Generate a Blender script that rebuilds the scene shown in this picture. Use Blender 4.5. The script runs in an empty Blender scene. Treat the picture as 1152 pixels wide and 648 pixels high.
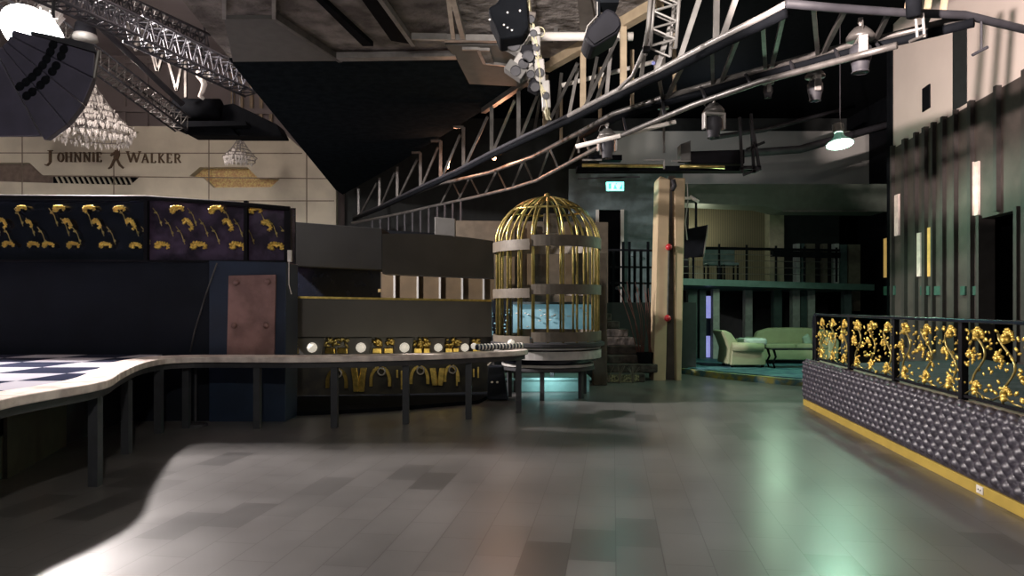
import bpy, bmesh, math, random
from mathutils import Vector as V, Matrix
PI = math.pi
random.seed(7)
sc = bpy.context.scene
C = sc.collection

# ---------------------------------------------------------------- camera, world, exposure, lamps off the frame, added fill lights
F = 800.0; HY = 345.0; EYE = 1.6
cam_d = bpy.data.cameras.new('camera'); cam = bpy.data.objects.new('camera', cam_d); C.objects.link(cam)
cam.location = (0, 0, EYE); cam.rotation_euler = (PI/2, 0, 0)
cam_d.sensor_width = 36.0; cam_d.lens = F/1152*36; cam_d.shift_y = (HY-324)/1152; cam_d.clip_start = .05
sc.camera = cam
sc.view_settings.view_transform = 'Standard'; sc.view_settings.look = 'None'
sc.view_settings.exposure = 0.0; sc.view_settings.gamma = 1.0; sc.view_settings.use_curve_mapping = False
w = bpy.data.worlds.new('world'); sc.world = w; w.use_nodes = True
w.node_tree.nodes['Background'].inputs[0].default_value = (.72, .85, 1, 1)
w.node_tree.nodes['Background'].inputs[1].default_value = .06
LA, LC, LG, LF = 8600, 480, 420, 380          # flood lamp left, hall lamp overhead, green lamp, back hall

def lamp(name, loc, power, col, r=.2, kind='POINT', rot=None, spot=None, blend=.3):
    d = bpy.data.lights.new(name, kind); d.energy = power; d.color = col
    if kind in ('POINT', 'SPOT'): d.shadow_soft_size = r
    if spot: d.spot_size = spot; d.spot_blend = blend
    o = bpy.data.objects.new(name, d); C.objects.link(o); o.location = loc
    if rot: o.rotation_euler = rot
    return o
def aim(a, b): return (V(b)-V(a)).to_track_quat('-Z', 'Y').to_euler()
lamp('hall_lamp_light', (-.6, .6, 4.7), LC, (1, .93, .84), .14)
lamp('wall_fill', (-.9, .9, 3.9), 17000, (1, .82, .76), .10, 'SPOT', aim((-.9, .9, 3.9), (9.4, 13.5, 7.3)), math.radians(30), .3)  # added spot with no fitting, brightens the white wall
lamp('ceiling_fill', (-.4, 2.0, 3.4), 4200, (1, .90, .84), .12, 'SPOT', aim((-.4, 2.0, 3.4), (1.3, 9.6, 5.7)), math.radians(36), 1)  # added upward spot with no fitting, brightens the rough ceiling
lamp('upper_wall_fill', (5.8, 20.6, 7.0), 60, (.9, .95, .95), .2)  # added fill for the grey wall above the bulkhead
lamp('back_hall_light', (-9.5, 17.5, 7.6), LF, (1, .84, .76), .3)
lamp('upper_room_fill', (5.3, 20.25, 3.7), 42, (.85, .9, .62), .2)  # added fill, placed to brighten the pilaster and mezzanine walls
ta = lamp('podium_fill', (.70, 12.98, .44), 7, (.75, .97, 1.0), .12, 'AREA', aim((.7, 12.98, .44), (.68, 13.9, .10))); ta.data.size = .5  # added area lamp under the podium, aimed at the teal step
lamp('lounge_light', (6.0, 16.2, 2.9), 70, (.62, 1.0, .68), .2)
bl = lamp('bar_front_fill', (-1.6, 11.3, .78), 4.5, (1, .88, .6), .1, 'AREA', aim((-1.6, 11.3, .78), (-1.75, 12.6, .9))); bl.data.shape = 'RECTANGLE'; bl.data.size = 2.4; bl.data.size_y = .1  # added lamp hidden under the ledge to brighten the bar's gold
lamp('bar_light', (-1.2, 12.0, 4.3), 9, (1, .82, .6), .2)

# ---------------------------------------------------------------- helpers
def P(px, py, Y): return V(((px-576)/F*Y, Y, EYE-(py-HY)/F*Y))
def FL(px, py, z=0): return P(px, py, (EYE-z)*F/(py-HY))
def UP(px, py, rel): return P(px, py, rel*F/(HY-py))

class MB:
    def __init__(s): s.bm = bmesh.new()
    def box(s, c, size, rz=0, rot=None):
        m = Matrix.Translation(V(c)) @ (rot if rot else Matrix.Rotation(rz, 4, 'Z')) @ Matrix.Diagonal((size[0], size[1], size[2], 1))
        bmesh.ops.create_cube(s.bm, size=1, matrix=m); return s
    def bar(s, a, b, wd, ht, up=(0, 0, 1)):
        a = V(a); b = V(b); d = b-a; L = d.length; y = d.normalized(); u = V(up)
        x = y.cross(u)
        if x.length < 1e-4: x = y.cross(V((1, 0, 0)))
        x.normalize(); z = x.cross(y)
        m = Matrix.Translation((a+b)/2) @ Matrix((x, y, z)).transposed().to_4x4() @ Matrix.Diagonal((wd, L, ht, 1))
        bmesh.ops.create_cube(s.bm, size=1, matrix=m); return s
    def tube(s, pts, r, n=8, r2=None):
        pts = [V(p) for p in pts]
        rings = []
        for i, p in enumerate(pts):
            if i == 0: d = pts[1]-p
            elif i == len(pts)-1: d = p-pts[-2]
            else: d = (pts[i+1]-p).normalized()+(p-pts[i-1]).normalized()
            if d.length < 1e-6: d = V((0, 0, 1))
            d.normalize(); a = d.orthogonal() if i == 0 else (pa-d*pa.dot(d))
            a.normalize(); pa = a; b = d.cross(a)
            rr = r if r2 is None else r+(r2-r)*i/(len(pts)-1)
            rings.append([s.bm.verts.new(p+(a*math.cos(2*PI*k/n)+b*math.sin(2*PI*k/n))*rr) for k in range(n)])
        for r0, r1 in zip(rings, rings[1:]):
            for k in range(n): s.bm.faces.new((r0[k], r0[(k+1) % n], r1[(k+1) % n], r1[k]))
        s.bm.faces.new(rings[0][::-1]); s.bm.faces.new(rings[-1]); return s
    def lathe(s, prof, c, n=24, a0=0, a1=2*PI, ax=None):
        c = V(c); full = abs(a1-a0-2*PI) < 1e-4; cnt = n if full else n+1
        R = ax if ax else Matrix.Identity(3); cols = []
        for k in range(cnt):
            t = a0+(a1-a0)*k/n
            cols.append([s.bm.verts.new(c+R @ V((r*math.cos(t), r*math.sin(t), z))) for r, z in prof])
        for k in range(n):
            A = cols[k]; B = cols[(k+1) % cnt]
            for j in range(len(prof)-1):
                try: s.bm.faces.new((A[j], B[j], B[j+1], A[j+1]))
                except ValueError: pass
        return s
    def prism(s, pts, off):
        pts = [V(p) for p in pts]; off = V(off)
        a = [s.bm.verts.new(p) for p in pts]; b = [s.bm.verts.new(p+off) for p in pts]; n = len(a)
        s.bm.faces.new(a); s.bm.faces.new(b[::-1])
        for i in range(n): s.bm.faces.new((a[i], b[i], b[(i+1) % n], a[(i+1) % n]))
        return s
    def ball(s, c, r, sc_=(1, 1, 1), sub=2, rot=None):
        m = Matrix.Translation(V(c)) @ (rot if rot else Matrix.Identity(4)) @ Matrix.Diagonal((r*sc_[0], r*sc_[1], r*sc_[2], 1))
        bmesh.ops.create_icosphere(s.bm, subdivisions=sub, radius=1, matrix=m); return s
    def build(s, name, m, parent=None, bevel=0, smooth=False, local=False):
        o0 = V((0, 0, 0))
        if not local:
            if parent is not None:
                q = parent
                while q is not None: o0 = o0+q.location; q = q.parent
        bmesh.ops.recalc_face_normals(s.bm, faces=s.bm.faces)
        org = V((0, 0, 0))
        if parent is None and not local:
            vs = [v.co for v in s.bm.verts]
            org = V(((min(v.x for v in vs)+max(v.x for v in vs))/2, (min(v.y for v in vs)+max(v.y for v in vs))/2, min(v.z for v in vs)))
            o0 = org
        for v in s.bm.verts: v.co -= o0
        me = bpy.data.meshes.new(name); s.bm.to_mesh(me); s.bm.free()
        if smooth:
            for p in me.polygons: p.use_smooth = True
        me.materials.append(m); o = bpy.data.objects.new(name, me); C.objects.link(o)
        if parent is not None: o.parent = parent
        else: o.location = org
        if bevel:
            b = o.modifiers.new('bevel', 'BEVEL'); b.width = bevel; b.segments = 2; b.limit_method = 'ANGLE'
        return o
def tag(o, label=None, cat=None, group=None, kind=None):
    if label: o['label'] = label
    if cat: o['category'] = cat
    if group: o['group'] = group
    if kind: o['kind'] = kind
    return o
def thing(name, loc, label, cat, group=None):
    o = bpy.data.objects.new(name, None); C.objects.link(o); o.location = loc; o.empty_display_size = .1
    return tag(o, label, cat, group)
def struct(o): o['kind'] = 'structure'; return o
def copy_tree(o, parent=None):
    c = o.copy(); C.objects.link(c)
    if parent is not None: c.parent = parent
    for ch in list(o.children): copy_tree(ch, c)
    return c

def mat(name, col, rough=.6, metal=0, var=.25, scale=6, bump=0, bscale=30, emit=None, es=0, spec=.5, col2=None, coat=0):
    m = bpy.data.materials.new(name); m.use_nodes = True; nt = m.node_tree; N = nt.nodes; L = nt.links
    b = N['Principled BSDF']; b.inputs['Roughness'].default_value = rough; b.inputs['Metallic'].default_value = metal
    b.inputs['Specular IOR Level'].default_value = spec
    if coat: b.inputs['Coat Weight'].default_value = coat
    tc = N.new('ShaderNodeTexCoord')
    nz = N.new('ShaderNodeTexNoise'); nz.inputs['Scale'].default_value = scale; nz.inputs['Detail'].default_value = 4
    L.new(tc.outputs['Object'], nz.inputs['Vector'])
    mx = N.new('ShaderNodeMix'); mx.data_type = 'RGBA'
    c2 = col2 if col2 else tuple(c*(1-var) for c in col)
    mx.inputs[6].default_value = (*col, 1); mx.inputs[7].default_value = (*c2, 1)
    rp = N.new('ShaderNodeMapRange'); rp.inputs[1].default_value = .38; rp.inputs[2].default_value = .62
    L.new(nz.outputs['Fac'], rp.inputs[0]); L.new(rp.outputs[0], mx.inputs[0]); L.new(mx.outputs[2], b.inputs['Base Color'])
    if bump:
        n2 = N.new('ShaderNodeTexNoise'); n2.inputs['Scale'].default_value = bscale; n2.inputs['Detail'].default_value = 5
        L.new(tc.outputs['Object'], n2.inputs['Vector'])
        bp = N.new('ShaderNodeBump'); bp.inputs['Strength'].default_value = bump; bp.inputs['Distance'].default_value = .08
        L.new(n2.outputs['Fac'], bp.inputs['Height']); L.new(bp.outputs[0], b.inputs['Normal'])
    if emit:
        b.inputs['Emission Color'].default_value = (*emit, 1); b.inputs['Emission Strength'].default_value = es
    return m

M = dict(
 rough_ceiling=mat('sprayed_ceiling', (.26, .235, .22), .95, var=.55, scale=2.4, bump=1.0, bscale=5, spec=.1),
 shaded_soffit=mat('shaded_soffit', (.012, .016, .020), 1.0, var=.3, spec=.0),
 grey_panel=mat('grey_panel', (.12, .118, .112), .7, var=.12),
 black=mat('black_paint', (.006, .007, .009), .8, spec=.04),
 blackgloss=mat('black_gloss', (.010, .012, .02), .2),
 rubber=mat('black_case', (.009, .009, .012), .65, spec=.12),
 pale_metal=mat('pale_metal', (.32, .305, .29), .4, .2),
 alu=mat('aged_aluminium', (.155, .148, .14), .42, .55, var=.35),
 dark_alu=mat('dark_metal_tube', (.038, .038, .045), .6, .0, spec=.3),
 tan_post=mat('tan_painted_post', (.42, .33, .22), .6, var=.2),
 cream=mat('cream_column', (.56, .43, .27), .6, var=.12, scale=2),
 recess=mat('column_recess', (.10, .085, .075), .6),
 red=mat('red_knob', (.55, .03, .04), .35),
 gold=mat('gold_metal', (.78, .57, .16), .28, .9, var=.35, scale=14),
 gilt=mat('gilt_leaf', (1.0, .70, .16), .33, .65, var=.3, scale=30),
 brass=mat('brass_bar', (.62, .50, .18), .32, .8, var=.3, scale=10),
 band=mat('taupe_band', (.15, .128, .10), .5, var=.2),
 stone=mat('pale_stone_cladding', (.60, .56, .44), .75, var=.14, scale=1.2, bump=.1, bscale=9),
 joint=mat('stone_joint', (.22, .18, .14), .9),
 letter=mat('bronze_letter', (.13, .085, .05), .5, .3),
 booth=mat('navy_black_laminate', (.008, .011, .019), .6, var=.3, scale=1.5, spec=.2),
 navy=mat('navy_lacquer', (.012, .026, .058), .5, var=.25, scale=2),
 vitrine=mat('purple_black_panel', (.085, .06, .105), .25, var=.7, scale=4),
 rust=mat('rusted_bronze', (.36, .21, .19), .5, .25, var=.35, scale=4, bump=.15, bscale=12),
 slab=mat('worn_marble', (.88, .79, .72), .9, var=.3, scale=5, spec=.0, bump=.1, col2=(.58, .50, .46)),
 apron=mat('dark_apron', (.045, .045, .05), .5),
 legm=mat('dark_leg', (.045, .048, .055), .5),
 stagew=mat('dark_stage_panel', (.03, .032, .036), .6),
 stageol=mat('olive_stage_panel', (.07, .062, .04), .5),
 bargrey=mat('bar_fascia_grey', (.085, .078, .072), .45, var=.15, scale=1.5),
 canopy2=mat('bar_canopy_darkened', (.016, .016, .0155), .85, var=.2, scale=2, spec=.1),  # canopy charcoal darkened further to offset the left flood lamp
 canopy=mat('bar_canopy_charcoal', (.052, .050, .050), .6, var=.2, scale=2),
 ball=mat('white_ball', (.85, .82, .75), .3, emit=(1, .9, .75), es=.45),
 woodw=mat('oak_wall', (.095, .066, .034), .55, var=.2, scale=3),
 white=mat('white_paint', (.78, .74, .69), .7, var=.05),
 whitew=mat('white_wall_paint', (.80, .70, .64), .75, var=.05, scale=1),
 greyw=mat('grey_wall_paint', (.42, .42, .40), .8, var=.08, scale=1),
 hallw=mat('hall_wall_grey', (.30, .26, .255), .8, var=.15, scale=.6),
 darkw=mat('dark_wall', (.016, .020, .020), .7, var=.3),
 bluegrey=mat('blue_grey_wall', (.10, .14, .15), .8),
 brownp=mat('brown_slat_cladding', (.075, .060, .053), .75, var=.25, scale=3),
 brownp2=mat('dark_fin', (.048, .041, .038), .7, var=.2),
 pink=mat('pale_pink_strip', (.85, .68, .62), .5, emit=(1, .75, .68), es=.15),
 amber=mat('amber_strip', (.75, .42, .12), .4, emit=(1, .6, .2), es=.25),
 leather=mat('plum_black_leather', (.050, .045, .060), .40, var=.3, scale=9),
 kick=mat('gold_kickboard', (.56, .40, .085), .4, .2, var=.15, scale=3),
 sandtop=mat('worn_plaster_ledge', (.42, .33, .24), .7, var=.4, scale=5),
 carpet=mat('dark_carpet', (.05, .058, .075), .8, var=.5, scale=6),
 sofa=mat('cream_upholstery', (.34, .36, .22), .6, var=.08, scale=6, bump=.05),
 cushion=mat('pale_cushion', (.42, .52, .46), .6),
 deck=mat('deck_edge_teal', (.13, .24, .21), .5, var=.15),
 tealcol=mat('teal_panel', (.09, .15, .14), .5),
 palecol=mat('pale_panel', (.55, .60, .56), .55),
 brownpan=mat('brown_ribbed_panel', (.10, .082, .058), .55, var=.25),
 olive=mat('olive_plaster', (.18, .17, .12), .7),
 bulk=mat('bulkhead_green_black', (.06, .075, .062), .6, var=.2),
 steps=mat('dark_rock_steps', (.075, .062, .052), .75, var=.7, scale=7, bump=.5, bscale=9),
 green_lit=mat('green_lit_riser', (.30, .30, .16), .6, var=.9, scale=26),
 tank=mat('pale_blue_tank', (.30, .52, .60), .25, emit=(.25, .55, .68), es=.22, var=.2, scale=4),
 tealbox=mat('pale_teal_box', (.28, .50, .48), .25, var=.15),
 ring_w=mat('white_band', (.50, .49, .47), .35),
 exitm=mat('exit_sign_face', (.2, .9, .8), .4, emit=(.25, 1, .85), es=1.6, var=.02),
 exitd=mat('exit_symbol', (.03, .22, .17), .5),
 lampw=mat('lamp_glow_white', (1, 1, 1), .5, emit=(1, .95, .9), es=30, var=0),
 lampg=mat('lamp_glow_green', (1, 1, 1), .5, emit=(.70, 1, .85), es=16, var=0),
 bulbo=mat('bulb_orange', (1, .7, .4), .5, emit=(1, .55, .3), es=6, var=0),
 bulbs=mat('bulb_amber_small', (1, .5, .1), .5, emit=(1, .4, .08), es=1.2, var=0),
 reflector=mat('lamp_reflector', (.45, .62, .55), .25, .5, emit=(.2, .5, .38), es=.25),
 crystal=mat('cut_crystal', (.93, .90, .86), .12, .1, var=.15, scale=40),
 lens=mat('lens_glass', (.12, .12, .13), .08, .3),
 cable=mat('cable_yellowed', (.50, .46, .30), .5),
 grille=mat('speaker_grille', (.06, .055, .085), .6, var=.2),
 screen=mat('lit_screen', (.3, .3, .8), .4, emit=(.40, .42, 1), es=.55, col2=(.8, .8, 1), scale=3),
 dryred=mat('dry_red_stem', (.13, .045, .035), .6),
 glitter=mat('copper_glitter', (.70, .42, .22), .35, .35, var=.3, scale=22, bump=.6, bscale=45, col2=(.95, .80, .36)),
 brownslot=mat('brown_slot_back', (.20, .155, .125), .7),
 marbleblk=mat('black_marble', (.012, .012, .012), .3, var=.8, scale=5, col2=(.03, .027, .02)),
 outlet=mat('outlet_white', (.8, .76, .68), .4),
 greengl=mat('green_glint_glass', (.12, .25, .20), .1, .4),
 stone_hall=mat('hall_roof_grey', (.30, .265, .265), .85, var=.2, scale=.5),
)
# floor: staggered planks laid along the room
def plank_floor():
    m = bpy.data.materials.new('dark_plank_floor'); m.use_nodes = True; nt = m.node_tree; N = nt.nodes; L = nt.links
    b = N['Principled BSDF']; tc = N.new('ShaderNodeTexCoord'); mp = N.new('ShaderNodeMapping')
    mp.inputs['Rotation'].default_value = (0, 0, -math.radians(90-8.1))
    L.new(tc.outputs['Object'], mp.inputs[0])
    br = N.new('ShaderNodeTexBrick'); L.new(mp.outputs[0], br.inputs[0])
    br.inputs['Scale'].default_value = 1; br.inputs['Brick Width'].default_value = .62; br.inputs['Row Height'].default_value = .3
    br.inputs['Mortar Size'].default_value = .0035; br.inputs['Bias'].default_value = .0; br.inputs['Mortar Smooth'].default_value = .2
    br.inputs['Color1'].default_value = (.120, .116, .113, 1); br.inputs['Color2'].default_value = (.102, .099, .096, 1)
    br.inputs['Mortar'].default_value = (.055, .05, .05, 1)
    # a scatter of darker planks
    b2 = N.new('ShaderNodeTexBrick'); L.new(mp.outputs[0], b2.inputs[0])
    for k, v in (('Scale', 1), ('Brick Width', .62), ('Row Height', .3), ('Mortar Size', 0)): b2.inputs[k].default_value = v
    b2.inputs['Color1'].default_value = (1, 1, 1, 1); b2.inputs['Color2'].default_value = (0, 0, 0, 1)
    rp = N.new('ShaderNodeMapRange'); rp.inputs[1].default_value = .0; rp.inputs[2].default_value = .12; rp.inputs[3].default_value = .6; rp.inputs[4].default_value = 1
    L.new(b2.outputs[0], rp.inputs[0])
    nz = N.new('ShaderNodeTexNoise'); nz.inputs['Scale'].default_value = 1.1; nz.inputs['Detail'].default_value = 5
    L.new(tc.outputs['Object'], nz.inputs[0])
    r3 = N.new('ShaderNodeMapRange'); r3.inputs[1].default_value = .3; r3.inputs[2].default_value = .7; r3.inputs[3].default_value = .8; r3.inputs[4].default_value = 1.12
    L.new(nz.outputs['Fac'], r3.inputs[0])
    mu = N.new('ShaderNodeMath'); mu.operation = 'MULTIPLY'; L.new(rp.outputs[0], mu.inputs[0]); L.new(r3.outputs[0], mu.inputs[1])
    vm = N.new('ShaderNodeVectorMath'); vm.operation = 'SCALE'; L.new(br.outputs[0], vm.inputs[0]); L.new(mu.outputs[0], vm.inputs['Scale'])
    L.new(vm.outputs[0], b.inputs['Base Color'])
    r4 = N.new('ShaderNodeMapRange'); r4.inputs[3].default_value = .24; r4.inputs[4].default_value = .40
    L.new(nz.outputs['Fac'], r4.inputs[0]); L.new(r4.outputs[0], b.inputs['Roughness'])
    b.inputs['Specular IOR Level'].default_value = .6
    return m
M['floor'] = plank_floor()
def checker():
    m = bpy.data.materials.new('checker_tiles'); m.use_nodes = True; nt = m.node_tree; N = nt.nodes; L = nt.links
    b = N['Principled BSDF']; b.inputs['Roughness'].default_value = .9; b.inputs['Specular IOR Level'].default_value = .0
    tc = N.new('ShaderNodeTexCoord'); mp = N.new('ShaderNodeMapping'); mp.inputs['Rotation'].default_value = (0, 0, .0); mp.inputs['Location'].default_value = (.1, .13, .03)
    L.new(tc.outputs['Object'], mp.inputs[0])
    ck = N.new('ShaderNodeTexChecker'); L.new(mp.outputs[0], ck.inputs[0]); ck.inputs['Scale'].default_value = 1/.72
    ck.inputs[1].default_value = (.42, .41, .46, 1); ck.inputs[2].default_value = (.028, .032, .055, 1)
    L.new(ck.outputs[0], b.inputs['Base Color']); return m
M['checker'] = checker()
def stripes(name, c1, c2, scale, direction='X'):
    m = bpy.data.materials.new(name); m.use_nodes = True; nt = m.node_tree; N = nt.nodes; L = nt.links
    b = N['Principled BSDF']; b.inputs['Roughness'].default_value = .4
    tc = N.new('ShaderNodeTexCoord'); wv = N.new('ShaderNodeTexWave'); wv.bands_direction = direction; wv.inputs['Scale'].default_value = scale
    L.new(tc.outputs['Object'], wv.inputs[0]); cr = N.new('ShaderNodeValToRGB'); cr.color_ramp.interpolation = 'CONSTANT'
    cr.color_ramp.elements[0].color = (*c1, 1); cr.color_ramp.elements[1].color = (*c2, 1); cr.color_ramp.elements[1].position = .5
    L.new(wv.outputs[0], cr.inputs[0]); L.new(cr.outputs[0], b.inputs['Base Color']); return m
M['ribbed'] = stripes('ribbed_brown_panel', (.135, .105, .07), (.085, .07, .048), 6)
M['blueyel'] = mat('patterned_carpet', (.05, .14, .17), .7, scale=5, col2=(.30, .27, .05))
M['teal_carpet'] = mat('teal_patterned_carpet', (.08, .20, .22), .7, scale=4, col2=(.03, .09, .14))

# ================================================================ LARGE STRUCTURE
struct(MB().box((-3, 15, -.1), (38, 36, .2)).build('floor', M['floor']))
ZS = 5.57                                                            # soffit
def S(px, py, z=ZS): return UP(px, py, z-EYE)
eL = [(-3.45, 2), (-4.27, 9.2), (-5.95, 24.0)]
eR = [(-5.95, 25.0), (-3.1, 19.5), (-.35, 13.8), (.57, 11.8), (1.85, 9.6), (5.7, 2)]
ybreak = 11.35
def clipY(poly, lo, hi):
    out = []
    def cut(ps, y, keep_less):
        r = []
        for i in range(len(ps)):
            a = ps[i]; b = ps[(i+1) % len(ps)]
            ia = (a[1] <= y) if keep_less else (a[1] >= y); ib = (b[1] <= y) if keep_less else (b[1] >= y)
            if ia: r.append(a)
            if ia != ib:
                t = (y-a[1])/(b[1]-a[1]); r.append((a[0]+t*(b[0]-a[0]), y))
        return r
    return cut(cut(poly, lo, False), hi, True)
poly = eL+eR
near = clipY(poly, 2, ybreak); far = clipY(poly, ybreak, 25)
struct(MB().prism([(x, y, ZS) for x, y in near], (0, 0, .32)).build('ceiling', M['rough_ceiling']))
struct(MB().prism([(x, y, ZS-.03) for x, y in far], (0, 0, .35)).build('ceiling.001', M['shaded_soffit']))  # far part of the same soffit, its shade painted near-black
struct(MB().prism([(-5.95, 25, 11.2), (-3.4, 2, 11.2), (-20, 2, 11.2), (-20, 27.2, 11.2), (-5.95, 27.2, 11.2)], (0, 0, .2)).build('ceiling.002', M['stone_hall']))
struct(MB().prism([(5.75, 2, 8.35), (1.9, 9.6, 8.35), (-5.8, 25.7, 8.35), (13, 25.7, 8.35), (13, 2, 8.35)], (0, 0, .2)).build('ceiling.003', M['black']))
# upstand above the soffit's edges, closing the tall hall off from the dance floor
struct(MB().prism([(-3.45, 2, 5.89), (-4.27, 9.2, 5.89), (-5.95, 25, 5.89), (-5.75, 25, 5.89), (-4.05, 9.2, 5.89), (-3.2, 2, 5.89)], (0, 0, 5.3)).build('wall_hall_side', M['hallw']))
struct(MB().box((-13, 27.3, 5.6), (14.4, .2, 11.2)).build('wall_hall_back', M['hallw']))
struct(MB().box((-20.1, 14.7, 5.6), (.2, 25.4, 11.2)).build('wall_left', M['hallw']))
struct(MB().box((3.5, 25.6, 4.2), (19, .2, 8.4)).build('wall_back', M['darkw']))
def RW(Y, off=0): return 6.7+.142*Y+off
def wallpoly(mb, Y0, Y1, z0, z1, off=0, th=.2):
    a = V((RW(Y0, off), Y0, z0)); b = V((RW(Y1, off), Y1, z0))
    mb.prism([a, b, b+V((0, 0, z1-z0)), a+V((0, 0, z1-z0))], (th, 0, 0)); return mb
mb = wallpoly(MB(), 3, 17.0, 5.3, 8.35); struct(mb.build('wall_right', M['whitew']))
mb = MB(); wallpoly(mb, 3, 11.75, 0, 5.37, -.02); wallpoly(mb, 12.9, 17.0, 0, 5.37, -.02); wallpoly(mb, 11.75, 12.9, 3.2, 5.37, -.02)
struct(mb.build('wall_right.001', M['brownp']))
mb = wallpoly(MB(), 10.8, 15.5, .62, 3.3, .8, .1); struct(mb.build('door_1', M['black']))
for Y0, wd in ((11.72, .1), (12.93, .1)):
    struct(wallpoly(MB(), Y0-wd/2, Y0+wd/2, .7, 3.25, -.08, .3).build('trim_1', M['brownp2']))
# fins of the cladding
fins = [(16.9, .10), (16.2, .16), (15.6, .10), (15.15, .14), (14.75, .08), (14.3, .10), (13.8, .06), (13.2, .12), (12.3, .1), (11.45, .12), (11.15, .05), (10.7, .1), (10.1, .1)]
for i, (Y0, wd) in enumerate(fins):
    z0 = .7 if not 11.8 < Y0 < 12.8 else 3.25
    struct(wallpoly(MB(), Y0-wd/2, Y0+wd/2, z0, 5.42, -.10, .10).build('trim_%d' % (i+2), M['brownp2']))
# dark panel high on the white wall: window opening and painted truss shadow
struct(wallpoly(MB(), 13.45, 14.0, 5.45, 7.15, -.015, .05).build('window_shadow_1', M['darkw']))
tag(wallpoly(MB(), 15.0, 15.35, 5.8, 6.3, -.03, .05).build('wall_vent', M['black']), 'small dark vent on the tall white wall above the slatted cladding', 'vent')
struct(MB().box((RW(17)+2.0, 17.1, 4.17), (4.1, .2, 8.34)).build('wall_right_return', M['black']))
struct(MB().box((12.1, 21.3, 4.17), (.2, 8.4, 8.34)).build('wall_right.002', M['black']))
# raised floor behind the barrier
BY = lambda Y: 3.11+.142*Y
mb = MB(); mb.prism([(BY(3)+.32, 3, 0), (BY(11.6)+.32, 11.6, 0), (RW(12.8)-.1, 12.8, 0), (RW(3)-.06, 3, 0)], (0, 0, .66)); struct(mb.build('floor.001', M['carpet']))
# lounge platform with patterned carpet
lp = [(4.02, 17.0), (4.62, 15.8), (5.5, 14.6), (6.6, 13.6), (8.7, 13.6), (9.0, 22.4), (3.9, 22.4)]
struct(MB().prism([(x, y, 0) for x, y in lp], (0, 0, .13)).build('floor.002', M['blueyel']))
struct(MB().prism([(x+.12, y+.12, .13) for x, y in lp[:4]]+[(8.6, 13.72, .13), (8.9, 22.3, .13), (4.0, 22.3, .13)], (0, 0, .02)).build('floor.003', M['teal_carpet']))

# mezzanine over the lounge
struct(MB().prism([(4.45, 18.6, 2.17), (10.6, 20.8, 2.08), (10.6, 25, 2.08), (4.45, 25, 2.17)], (0, 0, .17)).build('floor.004', M['deck']))
struct(MB().box((7.2, 24.2, 1.1), (7.0, .2, 2.1)).build('wall_lounge_back', M['darkw']))
mb = MB().box((8.2, 24.0, 6.4), (10.5, .2, 2.2)); struct(mb.build('wall_upper_back', M['greyw']))
struct(MB().box((7.4, 24.2, 3.75), (7.4, .2, 3.1)).build('wall_upper_room', M['darkw']))
struct(MB().prism([P(768, 207, 19), P(998, 207, 19), P(998, 238, 19), P(881, 237, 19), P(860, 232, 19), P(768, 228, 19)], (0, .9, 0)).build('wall_bulkhead', M['bulk']))
struct(MB().bar(P(881, 237.5, 18.95), P(975, 237.5, 18.95), .05, .035).build('trim_40', M['alu']))

# ================================================================ FACADE AND SIGN
FY = 24.5
def holed(outline, holes, Y, th):
    bm = bmesh.new(); allE = []
    for lp_ in [outline]+holes:
        vs = [bm.verts.new(P(x, y, Y)) for x, y in lp_]
        for i in range(len(vs)): allE.append(bm.edges.new((vs[i], vs[(i+1) % len(vs)])))
    bmesh.ops.triangle_fill(bm, edges=allE, use_beauty=True)
    r = bmesh.ops.extrude_face_region(bm, geom=bm.faces[:])
    for v in r['geom']:
        if isinstance(v, bmesh.types.BMVert): v.co.y += th
    m = MB(); m.bm.free(); m.bm = bm; return m
slotA = [(-40, 183), (33, 183), (48, 197), (158, 198), (147, 208), (60, 206), (-40, 203)]
slotB = [(213, 198), (225, 188), (278, 188), (290, 200), (315, 201), (305, 210.5), (240, 211), (228, 199.5)]
slotC = [(140, 148), (157, 148), (147, 157), (136, 156)]
out = [(-60, 148), (13, 149), (60, 146), (147, 142), (188, 142), (207, 150), (230, 152), (323, 153), (348, 175), (378, 214), (378, 262), (-60, 262)]
struct(holed(out, [slotA, slotB, slotC], FY, .3).build('wall_facade', M['stone']))
mb = MB()
for a, b in (((-60, 172), (340, 172.5)), ((48, 198), (370, 201)), ((-60, 226), (376, 226))):
    mb.bar(P(*a, FY-.005), P(*b, FY-.005), .012, .035)
for x, y0, y1 in ((25, 149, 262), (128, 172, 262), (235, 152, 262), (345, 173, 262)): mb.bar(P(x, y0, FY-.005), P(x, y1, FY-.005), .035, .012, (0, 1, 0))
struct(mb.build('trim_41', M['joint']))
tag(MB().prism([P(-40, 178, FY+.33), P(162, 178, FY+.33), P(162, 212, FY+.33), P(-40, 212, FY+.33)], (0, .05, 0)).build('slot_backing_panel', M['brownslot']), 'brown panel set back behind the long slot under the sign', 'panel')
tag(MB().prism([P(130, 143, FY+.33), P(162, 143, FY+.33), P(162, 160, FY+.33), P(130, 160, FY+.33)], (0, .05, 0)).build('slot_backing_panel', M['brownslot']), 'small brown panel behind the slanted notch near the top of the stone facade', 'panel')
t = thing('slatted_vent', P(110, 208, FY+.15), 'dark vent with slanted pale slats in the slot below the sign', 'vent')
MB().prism([P(60, 197, FY+.28), P(158, 198, FY+.28), P(148, 208, FY+.28), P(60, 207, FY+.28)], (0, .03, 0)).build('backing', M['black'], t)
for i in range(15):
    x = 63+i*5.8
    MB().bar(P(x, 198.3, FY+.2), P(x+4.5, 207.3, FY+.2), .055, .05, (0, 1, 0)).build('slat', M['stone'], t)
tag(MB().prism([P(x+sx, y, FY+.33) for (x, y), sx in zip(slotB, (-6, 0, 0, 0, 4, 4, 0, 0))], (0, .05, 0)).build('glitter_panel', M['glitter']), 'coppery glitter mosaic panel let into the stone facade', 'panel')
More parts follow.
